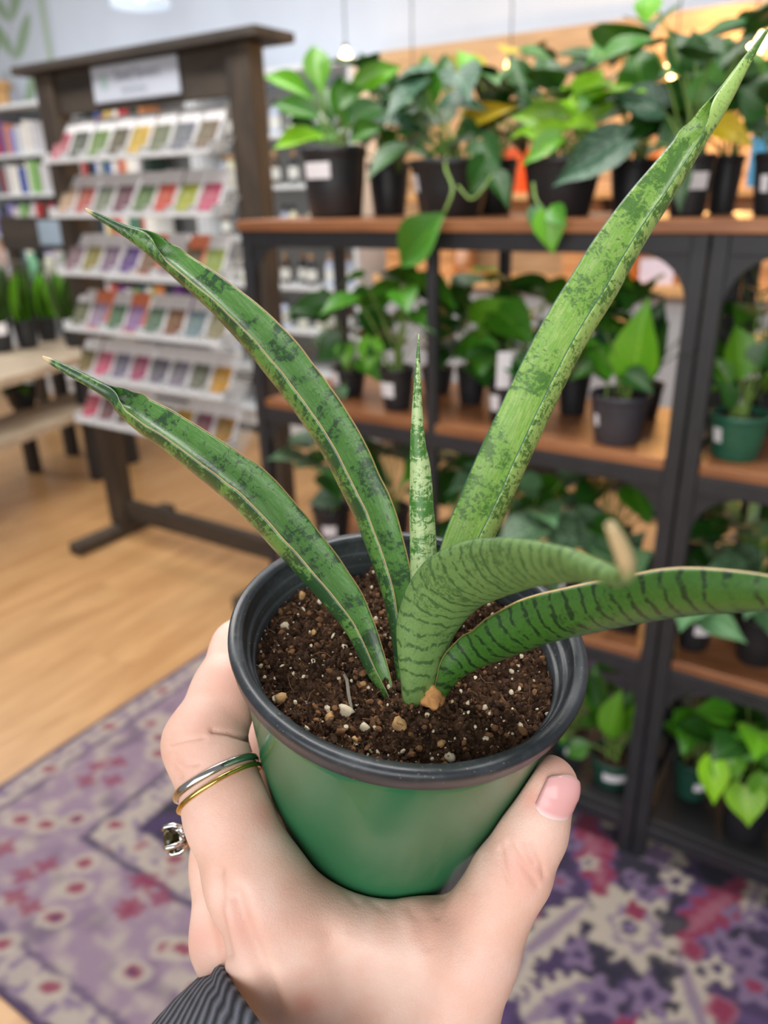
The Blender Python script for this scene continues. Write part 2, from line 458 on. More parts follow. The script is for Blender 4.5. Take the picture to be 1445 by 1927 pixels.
# black liner with a rolled rim and stepped inner wall
t = NT('black_nursery_plastic')
_co = t.n('ShaderNodeTexCoord').outputs['Object']
n_ = t.noise(_co, 90, 5, .7); sp = t.ramp(t.noise(_co, 1400, 2), .70, .74)
dst = t.ramp(n_, .45, .75)
cc = t.mix(t.math('MULTIPLY', dst, .35), c(44, 49, 55), c(96, 102, 108)); cc = t.mix(t.math('MULTIPLY', sp, .8), cc, c(170, 150, 120))
t.set(Base_Color=cc, Roughness=t.math('ADD', t.math('MULTIPLY', n_, .25), .2))
t.bump(t.noise(_co, 260, 3), .12, .0006)
m_rim = t.m
prof = [(.0462, -.0062), (.0483, -.0060), (.0490, -.0052), (.0494, -.0024), (.05, -.0008), (.0499, .0002), (.0492, .0009), (.0480, .0010), (.0462, .0006), (.0458, -.0004),
        (.0452, -.0036), (.0444, -.0041), (.0438, -.0044), (.0437, -.0072), (.0430, -.0077), (.0424, -.0080), (.0420, -.0190), (.0406, -.0300), (.0408, -.0310), (.0416, -.0300), (.0432, -.0190), (.0446, -.0100), (.0455, -.0066)]
MB().lathe(prof, PO, 128, True, PE).build('pot_rim', m_rim, plant, True)

# soil
def soil_h(x, y):
    r = math.hypot(x, y)/.0435
    v = Vector((x*100, y*100, 3.1))
    h = -.0105+.0026*mnoise.noise(v*.6)+.0030*mnoise.fractal(v*2.2, 1, 2, 4)*.6+.0016*mnoise.noise(v*6)+.0011*mnoise.noise(v*13)+.0007*mnoise.noise(v*26)
    h += .0022*max(0, 1-r*2.6)                     # slight mound at the stems
    h -= .0012*max(0, r-.9)*6
    return h
t = NT('peat_soil')
_co = t.n('ShaderNodeTexCoord').outputs['Object']
a_ = t.noise(_co, 320, 5, .7); b_ = t.noise(_co, 900, 4, .65)
cc = t.mix(t.ramp(a_, .35, .65), c(40, 28, 22), c(104, 76, 56)); cc = t.mix(t.ramp(b_, .58, .70), cc, c(168, 126, 90))
t.set(Base_Color=cc, Roughness=.95); t.b.inputs['Specular IOR Level'].default_value = .2
t.bump(t.math('ADD', a_, b_), 1.0, .0012)
m_soil = t.m
vs, fs = [], []; NR, NA = 110, 300
vs.append(tuple(PO+PN*soil_h(0, 0)))
for i in range(1, NR+1):
    for j in range(NA):
        rr = .0425*i/NR; a = 2*math.pi*j/NA; x, y = rr*math.cos(a), rr*math.sin(a)
        vs.append(tuple(PO+PE1*x+PE2*y+PN*soil_h(x, y)))
for j in range(NA): fs.append((0, 1+j, 1+(j+1) % NA))
for i in range(NR-1):
    for j in range(NA):
        k = 1+i*NA; fs.append((k+j, k+NA+j, k+NA+(j+1) % NA, k+(j+1) % NA))
soil = MB().add(vs, fs).build('soil', m_soil, plant, True)
def crumb_mesh(items, seed, sub=1):
    rng = random.Random(seed); mb = MB()
    bm = bmesh.new(); bmesh.ops.create_icosphere(bm, subdivisions=sub, radius=1); bm.verts.index_update()
    V = [v.co.copy() for v in bm.verts]; Fc = [[v.index for v in f.verts] for f in bm.faces]; bm.free()
    for (x, y, dz, s) in items:
        q = Vector((rng.uniform(.6, 1.35), rng.uniform(.6, 1.35), rng.uniform(.5, 1.0))); rot = Matrix.Rotation(rng.uniform(0, 6.3), 3, Vector((rng.random(), rng.random(), rng.random()+.01)).normalized())
        off = Vector((rng.uniform(0, 50),)*3)
        base = PO+PE1*x+PE2*y+PN*(soil_h(x, y)+dz)
        out = []
        for v in V:
            u = v*(1+.45*mnoise.noise(v*1.3+off)+.2*mnoise.noise(v*3+off)); u = rot @ Vector((u.x*q.x, u.y*q.y, u.z*q.z))*s
            out.append(tuple(base+PE1*u.x+PE2*u.y+PN*u.z))
        mb.add(out, Fc)
    return mb
rng = random.Random(11)
def disc(): 
    r = .0428*math.sqrt(rng.random()); a = rng.uniform(0, 6.283); return r*math.cos(a), r*math.sin(a)
m_crumb = M('soil_crumb', c(72, 52, 40), .95, .5, 220, .8, .0006, spec=.15)
m_crumb2 = M('bark_crumb', c(128, 92, 64), .9, .4, 260, .8, .0006, spec=.2)
m_perl = M('perlite', c(226, 212, 184), .9, .12, 300, .5, .0006, spec=.2)
m_tanp = M('tan_pumice', c(196, 156, 108), .9, .3, 260, .6, .0008, spec=.2)
o = crumb_mesh([(*disc(), .0001, rng.choice([.0003, .0004, .0005, .0007, .0010])) for _ in range(3200)], 1).build('soil_crumbs', m_crumb, soil); o['kind'] = 'stuff'
o = crumb_mesh([(*disc(), .0004, rng.choice([.0004, .0006, .0010])) for _ in range(700)], 2).build('bark_crumbs', m_crumb2, soil); o['kind'] = 'stuff'
o = crumb_mesh([(*disc(), .0006, rng.choice([.0002, .0003, .0004, .0006, .0008])) for _ in range(340)], 3).build('perlite_grains', m_perl, soil); o['kind'] = 'stuff'
fb = MB()
for _ in range(90):
    x, y = disc(); a = rng.uniform(0, 6.283); L_ = rng.uniform(.002, .006); h0 = soil_h(x, y)+.0006; ps = []
    for k in range(4):
        xx, yy = x+math.cos(a)*L_*k/3, y+math.sin(a)*L_*k/3; a += rng.uniform(-.5, .5)
        ps.append(PO+PE1*xx+PE2*yy+PN*(max(h0, soil_h(xx, yy))+.0003+rng.uniform(0, .0005)))
    fb.tube(ps, .0001, 4)
o = fb.build('peat_fibres', M('peat_fibre', c(112, 84, 60), .9, .3, 300), soil); o['kind'] = 'stuff'
def soil_xy(px, py):                                  # pixel on the soil plane -> pot coordinates
    d = ray(px, py); p0 = PO-PN*.0098
    q = CLOC+d*(((p0-CLOC)@PN)/(d@PN)); v = q-PO
    return float(v@PE1), float(v@PE2)
for (px, py, s, m_) in ((568, 1123, .0016, m_tanp), (602, 1138, .0010, m_perl), (536, 1170, .0014, m_perl), (648, 1216, .0011, m_perl), (621, 1340, .0016, m_tanp), (650, 1338, .0018, m_perl), (687, 1372, .0016, m_perl), (670, 1388, .0011, m_tanp),
                        (751, 1368, .0018, m_tanp), (528, 1312, .0015, m_tanp), (848, 1427, .0012, m_perl), (985, 1375, .0020, m_crumb2), (683, 1290, .0010, m_tanp), (962, 1302, .0009, m_perl), (914, 1325, .0009, m_perl), (640, 1385, .0016, m_crumb2), (590, 1190, .0012, m_tanp), (830, 1400, .0012, m_tanp)):
    x, y = soil_xy(px, py)
    crumb_mesh([(x, y, .0009, s)], px, 2).build('perlite_chunk', m_, soil, True)
x, y = soil_xy(812, 1322)
crumb_mesh([(x, y, .0028, .0030)], 5, 3).build('clay_lump', M('clay_lump', c(206, 150, 96), .9, .35, 180, .9, .001, spec=.2), soil, True)
pts = [PO+PE1*q[0]+PE2*q[1]+PN*(-.0098+z) for q, z in ((soil_xy(645, 1268), .0005), (soil_xy(652, 1290), .002), (soil_xy(655, 1315), .0018), (soil_xy(662, 1338), .0002))]
MB().tube(pts, [.0004, .0005, .0005, .0004], 6).build('root_twig', M('dry_root', c(140, 132, 118), .9), soil)
# white price label pasted on the pot under the thumb
mb = MB(); vs = []; fs = []
A0 = math.atan2(float(np.dot(CR, PE2)), float(np.dot(CR, PE1)))
_ac = math.atan2(float(np.dot(-CF, PE2)), float(np.dot(-CF, PE1)))
LA0 = A0+math.copysign(.44, (A0-_ac+math.pi) % (2*math.pi)-math.pi)
for i in range(9):
    for j, h in enumerate((-.034, -.0068)):
        a = LA0+(i/8-.5)*.9
        r = prof_r(h)+.0004
        vs.append(tuple(PO+PE1*r*math.cos(a)+PE2*r*math.sin(a)+PN*h))
for i in range(8): fs.append((2*i, 2*i+2, 2*i+3, 2*i+1))
lab = MB().add(vs, fs).build('price_label', M('white_label_paper', c(240, 240, 242), .6, .02), plant)
sm = lab.modifiers.new('thick', 'SOLIDIFY'); sm.thickness = .0003; sm.offset = 1

# ---- leaves
def leaf_material(name, base, dark, pale, flank, edge, patch=(30, .5), thr=.5, band=0, bfreq=500, bsharp=.2, rough=.33, palek=.3, dk=.9, fk=0.0, coat=.25):
    t = NT(name)
    uv = t.n('ShaderNodeUVMap', uv_map='UVMap').outputs[0]
    big = t.noise(t.scale(uv, (patch[0], patch[0]*patch[1], 1)), 1.0, 3, .55, .3)
    med = t.noise(t.scale(uv, (620, 420, 1)), 1.0, 8, .78, .6)
    streak = t.noise(t.scale(uv, (180, 1400, 1)), 1.0, 3, .6)
    fine = t.noise(t.scale(uv, (1500, 1500, 1)), 1.0, 2)
    sepx = t.n('ShaderNodeSeparateXYZ', i_0=uv).outputs[0]
    f = t.math('ADD', t.math('MULTIPLY', big, .40), t.math('ADD', t.math('MULTIPLY', med, .46), t.math('MULTIPLY', streak, .14)))
    side = t.n('ShaderNodeAttribute', attribute_name='side').outputs['Fac']
    msk = t.ramp(t.math('ADD', f, t.math('MULTIPLY', side, fk)), thr, thr+.045)
    if band:
        wob = t.noise(t.scale(uv, (120, 160, 1)), 1.0, 4, .6)
        arg = t.math('ADD', t.math('MULTIPLY', sepx, bfreq), t.math('MULTIPLY', wob, 9.0))
        s_ = t.math('SINE', arg)
        bm_ = t.ramp(s_, 1-bsharp*2, 1-bsharp*.4)
        gate = t.ramp(t.noise(t.scale(uv, (90, 420, 1)), 1.0, 3), .34, .5)
        msk = t.math('MAXIMUM', t.math('MULTIPLY', msk, .55), t.math('MULTIPLY', t.math('MULTIPLY', bm_, gate), band))
    cc = t.mix(t.math('MULTIPLY', t.ramp(t.math('ADD', t.math('MULTIPLY', streak, .5), t.math('MULTIPLY', med, .5)), .42, .6), palek), base, pale)
    cc = t.mix(side, cc, t.mix(t.math('MULTIPLY', fine, .5), flank, pale))
    cc = t.mix(t.math('MULTIPLY', t.ramp(med, .48, .66), .35), cc, dark)
    cc = t.mix(t.math('MULTIPLY', msk, dk), cc, dark)
    ea = t.n('ShaderNodeAttribute', attribute_name='edge').outputs['Fac']
    en = t.ramp(t.math('ADD', ea, t.math('MULTIPLY', t.math('SUBTRACT', med, .5), .35)), .55, .8)
    cc = t.mix(en, cc, edge)
    tip = t.n('ShaderNodeAttribute', attribute_name='tip').outputs['Fac']
    cc = t.mix(tip, cc, c(206, 184, 142))
    t.set(Base_Color=cc, Roughness=rough)
    t.b.inputs['Coat Weight'].default_value = coat; t.b.inputs['Coat Roughness'].default_value = .36
    t.b.inputs['Subsurface Weight'].default_value = .08; t.b.inputs['Subsurface Radius'].default_value = (.001, .002, .0005)
    t.bump(t.math('ADD', streak, t.math('MULTIPLY', fine, .6)), .12, .0006)
    return t.m
def snake_leaf(label, rows, phi, mat, A=(115, 88, 88, 178), notch=.86, dfac=1.0, thick=.0028, n=240, seed=0, tipk=.012, phi1=None, wave=.02):
    """rows: px, py, depth, silhouette width in px.  phi: turn of the channel opening away from the viewer"""
    pts = [list(P(x, y, d))+[wd*d/FPX] for (x, y, d, wd) in rows]
    path, arc = smoothpath(pts, n)
    C_, Wd = path[:, :3], np.maximum(path[:, 3], .0003)
    T = np.gradient(C_, axis=0); T /= np.linalg.norm(T, axis=1)[:, None]
    s01 = arc/arc[-1]
    KO, KI = 26, 18
    V = []; UV = []; ED = []; SD = []; TP = []
    for i in range(n):
        t_ = T[i]; v = CLOC-C_[i]; v = v-(v@t_)*t_; v /= np.linalg.norm(v); s = np.cross(t_, v)
        ph = R(phi if phi1 is None else phi+(phi1-phi)*s01[i])
        m = math.cos(ph)*v+math.sin(ph)*s
        wv = np.cross(m, t_)
        q = s01[i]
        if q < .25: a = A[0]+(A[1]-A[0])*(q/.25)
        elif q < notch-.08: a = A[1]+(A[2]-A[1])*((q-.25)/(notch-.33))
        else:
            k = min(1, max(0, (q-notch+.08)/.08)); k = k*k*(3-2*k); a = A[2]+(A[3]-A[2])*k
        rnd = 1 if q >= notch else max(0, (q-notch+.08)/.08)
        df = dfac+(1-dfac)*rnd
        aa, bb = abs(math.cos(ph)), math.hypot(math.cos(ph), df*math.sin(ph))
        kk = min(1, max(0, (a-88)/34)); aa = aa+(bb-aa)*kk*kk*(3-2*kk)
        W = Wd[i]/(aa+bb)
        mid = (aa-bb)/2*W*(1 if math.sin(ph) > 0 else -1)
        ctr = C_[i]-s*mid
        ar = R(a)
        wob = 1+wave*mnoise.noise(Vector((arc[i]*160, seed*7.1, 0)))
        th0 = min(thick, W*.55)
        for k in range(KO+KI):
            if k < KO: th = -ar+2*ar*k/(KO-1); off = 0; sd = 1
            else: th = ar-2*ar*(k-KO+.5)/KI; off = th0*(1-.88*abs(th/ar)**3); sd = 0
            e = abs(th)/ar
            x = (W-off)*math.sin(th)*wob; y = -(W*df-off)*math.cos(th)
            V.append(ctr+wv*x+m*y); UV.append((arc[i]+seed*.37, th*W+seed*.11))
            ED.append(max(0, (e-.955)/.045)*(1 if sd else .8)*(1-rnd*.8)); SD.append(sd)
            TP.append(min(1, max(0, (arc[i]-arc[-1]+tipk)/(tipk*.4))))
    K = KO+KI; F = []
    for i in range(n-1):
        for k in range(K):
            k2 = (k+1) % K; F.append((i*K+k, i*K+k2, (i+1)*K+k2, (i+1)*K+k))
    F.append(tuple(reversed(range(K)))); F.append(tuple((n-1)*K+k for k in range(K)))
    me = bpy.data.meshes.new('leaf'); me.from_pydata([tuple(p) for p in V], [], F)
    uvl = me.uv_layers.new(name='UVMap'); U = np.array(UV, np.float32)
    li = np.zeros(len(me.loops), np.int32); me.loops.foreach_get('vertex_index', li)
    uvl.data.foreach_set('uv', U[li].ravel())
    for nm, arr in (('edge', ED), ('side', SD), ('tip', TP)):
        at = me.attributes.new(nm, 'FLOAT', 'POINT'); at.data.foreach_set('value', np.array(arr, np.float32))
    o = obj('leaf', me, mat, plant, True); o['label'] = label
    return o
EDG = c(206, 176, 122)
mL1 = leaf_material('leaf_dark_mottled', c(80, 134, 52), c(32, 66, 38), c(128, 170, 104), c(70, 114, 34), EDG, (110, .45), .512, palek=.55, rough=.30, fk=.05, coat=.5)
mL4 = leaf_material('leaf_pale_mottled', c(118, 166, 60), c(42, 96, 24), c(176, 200, 120), c(162, 198, 104), c(58, 104, 74), (70, .7), .500, palek=.8, rough=.42, dk=.8, fk=.012)
mL3 = leaf_material('leaf_young', c(162, 190, 122), c(44, 112, 22), c(200, 214, 166), c(176, 200, 138), c(60, 130, 40), (95, .25), .488, palek=.7, rough=.45, dk=.92)
mL5 = leaf_material('leaf_banded_pale', c(92, 132, 60), c(40, 74, 32), c(148, 174, 116), c(96, 134, 64), c(60, 100, 60), (90, .5), .535, band=.78, bfreq=1400, bsharp=.22, palek=.85, rough=.45)
mL6 = leaf_material('leaf_banded_dark', c(38, 92, 24), c(12, 36, 18), c(92, 126, 54), c(40, 92, 24), EDG, (90, .5), .555, band=.92, bfreq=1450, bsharp=.26, palek=.3, rough=.4)
D0 = .212
snake_leaf('dark green channelled leaf arching left, lower of the two', [(733, 1312, .2105, 24), (728, 1297, .2105, 27), (711, 1260, .211, 44), (677, 1178, .211, 58), (640, 1118, .211, 74), (572, 1032, .211, 87), (480, 928, .211, 94), (428, 886, .211, 90), (337, 820, .211, 78), (282, 785, .211, 72), (240, 758, .211, 56), (203, 737, .211, 26), (140, 703, .211, 19), (100, 682, .211, 13), (80, 672, .211, 6)], 56, mL1, A=(112, 92, 86, 178), notch=.865, seed=1, tipk=.0035, dfac=1.12, wave=.04)
snake_leaf('dark green channelled leaf arching left, upper of the two', [(757, 1290, .2155, 22), (757, 1250, .2165, 30), (755, 1180, .218, 44), (745, 1100, .220, 62), (724, 1022, .222, 73), (703, 960, .222, 79), (678, 908, .222, 80), (646, 841, .222, 83), (602, 770, .222, 85), (533, 677, .222, 87), (483, 620, .222, 82), (418, 559, .222, 70), (353, 508, .222, 58), (286, 459, .222, 42), (236, 434, .222, 22), (200, 415, .222, 14), (161, 394, .222, 6)], 57, mL1, A=(112, 92, 86, 178), notch=.905, seed=2, tipk=.003, dfac=1.12, wave=.04)
snake_leaf('short young pale upright leaf in the centre', [(785, 1290, .219, 30), (790, 1200, .2195, 42), (797, 1100, .218, 50), (796, 1019, .216, 50), (793, 953, .214, 46), (791, 886, .212, 40), (786, 832, .210, 29), (785, 763, .208, 19), (786, 697, .206, 11), (788, 628, .204, 2)], 118, mL3, A=(120, 140, 165, 178), notch=.8, seed=3, tipk=.0001, thick=.004)
snake_leaf('long broad pale mottled leaf leaning up to the right', [(795, 1285, .222, 34), (815, 1200, .224, 52), (845, 1110, .226, 72), (870, 1040, .226, 88), (895, 975, .226, 96), (920, 917, .226, 100), (950, 848, .226, 100), (1019, 703, .225, 99), (1064, 617, .224, 99), (1112, 539, .223, 100), (1150, 474, .222, 96), (1192, 410, .221, 88), (1248, 333, .220, 75), (1303, 258, .219, 56), (1343, 208, .218, 42), (1370, 170, .217, 31), (1400, 122, .216, 20), (1436, 68, .215, 8), (1450, 46, .2145, 3)], -57, mL4, A=(110, 86, 84, 178), notch=.90, seed=4, tipk=.0006, dfac=1.1)
snake_leaf('pale banded leaf bending towards the viewer with a dry tan tip', [(776, 1330, .2075, 30), (782, 1310, .2072, 50), (793, 1255, .2065, 80), (800, 1205, .205, 100), (811, 1166, .203, 115), (834, 1125, .199, 127), (866, 1093, .192, 128), (913, 1071, .180, 121), (964, 1060, .166, 103), (1016, 1058, .150, 83), (1070, 1062, .135, 64), (1120, 1072, .120, 46), (1160, 1086, .110, 38), (1180, 1078, .104, 35), (1174, 1046, .1, 34), (1160, 1012, .097, 30), (1148, 988, .095, 20)], -140, mL5, A=(105, 92, 100, 178), notch=.80, seed=5, tipk=.012, dfac=.6, n=300)
snake_leaf('dark green leaf with black cross bands reaching out to the right', [(822, 1318, .2085, 24), (834, 1290, .208, 34), (856, 1252, .207, 56), (890, 1226, .205, 68), (924, 1210, .202, 74), (969, 1187, .197, 86), (1028, 1164, .190, 91), (1123, 1142, .178, 92), (1205, 1127, .168, 91), (1281, 1115, .159, 92), (1357, 1112, .151, 86), (1445, 1116, .143, 70), (1540, 1130, .136, 52), (1640, 1150, .130, 28), (1710, 1162, .127, 6)], -102, mL6, A=(105, 96, 92, 178), notch=.95, seed=6, dfac=.95, n=280)

# ================================================================== HAND
def H(px, py, d): return np.array([(px-CX)/FPX*d*S, -(py-CY)/FPX*d*S, d*S])     # camera axes
def hr(rpx, d): return rpx*d*S/FPX
hstep = .0008
lo = np.array([-.075, -.215, .165]); hi = np.array([.062, -.032, .300])
gx = [np.arange(lo[k], hi[k], hstep, dtype=np.float32) for k in range(3)]
GX, GY, GZ = np.meshgrid(*gx, indexing='ij')
def cone(a, ra, b, rb):
    a = a.astype(np.float32); ba = (b-a).astype(np.float32); L = float(ba@ba)
    px, py, pz = GX-a[0], GY-a[1], GZ-a[2]
    t = np.clip((px*ba[0]+py*ba[1]+pz*ba[2])/L, 0, 1)
    d = np.sqrt((px-t*ba[0])**2+(py-t*ba[1])**2+(pz-t*ba[2])**2)
    return d-(ra+(rb-ra)*t)
def tri(a, b, c_, ra, rb, rc):
    e0, e1 = (b-a), (c_-a); nn = np.cross(e0, e1); nn /= np.linalg.norm(nn)
    px, py, pz = GX-a[0], GY-a[1], GZ-a[2]
    d00, d01, d11 = e0@e0, e0@e1, e1@e1; den = d00*d11-d01*d01
    d20 = px*e0[0]+py*e0[1]+pz*e0[2]; d21 = px*e1[0]+py*e1[1]+pz*e1[2]
    v = (d11*d20-d01*d21)/den; u = (d00*d21-d01*d20)/den
    v = np.clip(v, 0, 1); u = np.clip(u, 0, 1); s_ = np.maximum(u+v, 1); v = v/s_; u = u/s_
    qx, qy, qz = px-v*e0[0]-u*e1[0], py-v*e0[1]-u*e1[1], pz-v*e0[2]-u*e1[2]
    return np.sqrt(qx*qx+qy*qy+qz*qz)-(ra+(rb-ra)*v+(rc-ra)*u)
def smin(a, b, k):
    h = np.clip(.5+.5*(b-a)/k, 0, 1)
    return b+(a-b)*h-k*h*(1-h)
def chain(nodes, k=.003):
    out = None
    for (p, q) in zip(nodes[:-1], nodes[1:]):
        dd = cone(H(*p[:3]), hr(p[3], p[2]), H(*q[:3]), hr(q[3], q[2]))
        out = dd if out is None else smin(out, dd, k)
    return out
I_MCP, I_PIP, I_DIP, I_TIP = (487, 1668, .2445, 88), (384, 1398, .262, 73), (455, 1222, .286, 54), (560, 1140, .305, 42)
M_MCP, M_PIP, M_DIP, M_TIP = (440, 1765, .270, 76), (418, 1505, .302, 58), (500, 1390, .318, 50), (610, 1330, .330, 42)
R_MCP, R_PIP, R_DIP, R_TIP = (470, 1830, .298, 66), (460, 1620, .328, 54), (560, 1530, .338, 48), (650, 1500, .340, 40)
L_MCP, L_PIP, L_DIP, L_TIP = (540, 1880, .315, 56), (530, 1730, .340, 46), (610, 1660, .345, 42), (680, 1630, .345, 36)
T_CMC, T_MCP, T_IP, T_TIP = (800, 1975, .252, 112), (882, 1795, .243, 80), (964, 1640, .241, 70), (1031, 1477, .238, 56)
WEB = (775, 1770, .250, 68)
WR_T, WR_P = (745, 2110, .262, 120), (600, 2110, .272, 116)
palm = smin(cone(H(*I_MCP[:3]), hr(82, .2445), H(*WR_P[:3]), hr(112, .272)), cone(H(*M_MCP[:3]), hr(72, .270), H(*WR_P[:3]), hr(110, .272)), .006)
palm = smin(palm, cone(H(*R_MCP[:3]), hr(66, .298), H(*WR_P[:3]), hr(100, .28)), .007)
palm = smin(palm, cone(H(*L_MCP[:3]), hr(58, .315), H(*WR_P[:3]), hr(96, .28)), .008)
palm = smin(palm, tri(H(505, 1695, .2445), H(*WEB[:3]), H(680, 2060, .262), hr(72, .2445), hr(66, .25), hr(100, .262)), .012)
palm = smin(palm, tri(H(*T_MCP[:3]), H(*WEB[:3]), H(735, 2060, .262), hr(70, .243), hr(64, .25), hr(104, .262)), .012)
palm = smin(palm, cone(H(*T_CMC[:3]), hr(104, .252), H(*WR_T[:3]), hr(116, .262)), .012)
palm = smin(palm, cone(H(*WR_T[:3]), hr(122, .262), H(*WR_P[:3]), hr(118, .272)), .012)
palm = smin(palm, cone(H(665, 2090, .266), hr(165, .266), H(600, 2400, .262), hr(165, .262)), .012)
thumb = chain([T_CMC, T_MCP, (925, 1712, .241, 70), T_IP, (1000, 1565, .239, 62), T_TIP], .004)
index = chain([I_MCP, (432, 1535, .252, 79), I_PIP, (425, 1300, .275, 60), I_DIP, I_TIP], .004)
index = smin(index, cone(H(430, 1290, .274), hr(56, .274), H(424, 1338, .268), hr(54, .268)), .0012)
index = smin(index, cone(H(405, 1438, .2575), hr(70, .2575), H(432, 1535, .252), hr(80, .252)), .0012)
middle = chain([M_MCP, (428, 1630, .286, 66), M_PIP, M_DIP, M_TIP], .004)
ringf = chain([R_MCP, R_PIP, R_DIP, R_TIP], .004)
little = chain([L_MCP, L_PIP, L_DIP, L_TIP], .004)
hand = smin(palm, thumb, .010)
hand = smin(hand, index, .007)
f2 = smin(palm, middle, .006); hand = smin(hand, f2, .0015)
for g_ in (ringf, little): hand = smin(hand, smin(palm, g_, .006), .0015)
# pot occupies its own space: the skin is pressed flat against it
nn = NRM/np.linalg.norm(NRM)
px, py, pz = GX-RIMC[0], GY-RIMC[1], GZ-RIMC[2]
hh = px*nn[0]+py*nn[1]+pz*nn[2]
rho = np.sqrt(np.maximum(px*px+py*py+pz*pz-hh*hh, 0))
body = np.maximum((rho-(.0474+(RBASE-.0474)*(hh/-HPOT)))*.987, np.maximum(hh, -HPOT-hh))
rimd = np.maximum(rho-.0502, np.maximum(hh-.001, -.0068-hh))
potd = np.minimum(body, rimd)-.0004
hand = -smin(-hand, potd, .0018)
def surface_nets(F, lo, h):
    ng = F < 0
    nx, ny, nz = F.shape
    cs = sum(ng[i:nx-1+i, j:ny-1+j, k:nz-1+k].astype(np.int8) for i in (0, 1) for j in (0, 1) for k in (0, 1))
    act = (cs > 0) & (cs < 8)
    ids = -np.ones(act.shape, np.int32); cells = np.argwhere(act); ids[act] = np.arange(len(cells))
    acc = np.zeros((len(cells), 3)); cnt = np.zeros(len(cells))
    cor = [(i, j, k) for i in (0, 1) for j in (0, 1) for k in (0, 1)]
    val = {q: F[cells[:, 0]+q[0], cells[:, 1]+q[1], cells[:, 2]+q[2]] for q in cor}
    for a in cor:
        for ax in range(3):
            if a[ax]: continue
            b = list(a); b[ax] = 1; b = tuple(b)
            fa, fb = val[a], val[b]; m = (fa < 0) != (fb < 0)
            t = np.where(m, fa/np.where(m, fa-fb, 1), 0)
            p = np.array(a, float)[None]+t[:, None]*(np.array(b)-np.array(a))[None]
            acc[m] += p[m]; cnt[m] += 1
    V = (cells+acc/cnt[:, None])*h+lo
    Q = []
    for ax in range(3):
        u, v = (ax+1) % 3, (ax+2) % 3
        sl = [slice(1, -1)]*3; sl[ax] = slice(0, -1); sl2 = list(sl); sl2[ax] = slice(1, None)
        A_, B_ = ng[tuple(sl)], ng[tuple(sl2)]
        E = np.argwhere(A_ != B_); off = np.array([1, 1, 1]); off[ax] = 0
        inv = A_[A_ != B_]; E = E+off
        def cid(du, dv):
            e = E.copy(); e[:, u] -= du; e[:, v] -= dv; 
            ok = (e < np.array(ids.shape)).all(1); r_ = -np.ones(len(e), np.int32); e2 = e[ok]; r_[ok] = ids[e2[:, 0], e2[:, 1], e2[:, 2]]; return r_
        q = np.stack([cid(0, 0), cid(1, 0), cid(1, 1), cid(0, 1)], 1)
        q[~inv] = q[~inv][:, ::-1]
        Q.append(q[(q >= 0).all(1)])
    return V, np.concatenate(Q)
HV, HQ = surface_nets(hand, lo, hstep)
def smooth_mesh(V, Q, it, lam=.5):
    e = np.concatenate([Q[:, [0, 1]], Q[:, [1, 2]], Q[:, [2, 3]], Q[:, [3, 0]]])
    for _ in range(it):
        acc = np.zeros_like(V); cnt = np.zeros(len(V))
        for a, b in ((0, 1), (1, 0)):
            for k in range(3): acc[:, k] += np.bincount(e[:, a], V[e[:, b], k], len(V))
            cnt += np.bincount(e[:, a], minlength=len(V))
        V = V+(acc/np.maximum(cnt, 1)[:, None]-V)*lam
    return V
HV = smooth_mesh(HV, HQ, 4)
# outward normals, then knuckle folds pressed into the skin along short lines
def vnormals(V, Q):
    n = np.cross(V[Q[:, 2]]-V[Q[:, 0]], V[Q[:, 3]]-V[Q[:, 1]]); N = np.zeros_like(V)
    for k in range(4):
        for a in range(3): N[:, a] += np.bincount(Q[:, k], n[:, a], len(V))
    return N/np.maximum(np.linalg.norm(N, axis=1), 1e-12)[:, None]
HN = vnormals(HV, HQ)
if (HN*(HV-HV.mean(0))).sum() < 0: HN = -HN; HQ = HQ[:, ::-1]
pxy = np.stack([CX+FPX*HV[:, 0]/HV[:, 2], CY-FPX*HV[:, 1]/HV[:, 2]], 1)
front = HN[:, 2] < .25
def press(line, wpx, depth_, dmax):
    global HV
    a = np.array(line, float); best = np.full(len(HV), 1e9)
    for p, q in zip(a[:-1], a[1:]):
        t = np.clip(((pxy-p)@(q-p))/((q-p)@(q-p)), 0, 1)
        best = np.minimum(best, np.linalg.norm(pxy-p-t[:, None]*(q-p), axis=1))
    k = np.exp(-(best/wpx)**2)*front*(HV[:, 2] < dmax*S)
    HV = HV-HN*(k*depth_)[:, None]
for ln in ([(957, 1588), (975, 1615), (1000, 1650), (1012, 1668)], [(942, 1600), (950, 1640), (962, 1665)], [(1000, 1590), (1018, 1625), (1024, 1650)], [(980, 1590), (1005, 1625)]):
    press(ln, 5, .00055, .27)
for ln in ([(400, 1376), (430, 1380), (470, 1392)], [(400, 1376), (430, 1380), (470, 1392)], [(322, 1402), (350, 1394), (385, 1388)], [(330, 1425), (350, 1440), (372, 1438)], [(325, 1445), (340, 1462)]):
    press(ln, 5, .0006, .30)
press([(440, 1690), (462, 1760), (495, 1840), (520, 1910)], 20, .0026, .30)
press([(765, 1705), (790, 1730), (800, 1780)], 12, .0003, .27)
press([(410, 1640), (408, 1720), (425, 1800)], 12, .0016, .30)
press([(620, 1760), (640, 1830), (660, 1920)], 26, .0009, .30)
press([(830, 1730), (800, 1830), (770, 1920)], 40, .0014, .30)
for ln in ([(690, 1690), (720, 1712)], [(640, 1668), (672, 1700)], [(835, 1690), (820, 1720)]): press(ln, 6, .0002, .27)
HW = CLOC+HV[:, :1]*CR+HV[:, 1:2]*CU+HV[:, 2:3]*CF
red = np.zeros(len(HV))
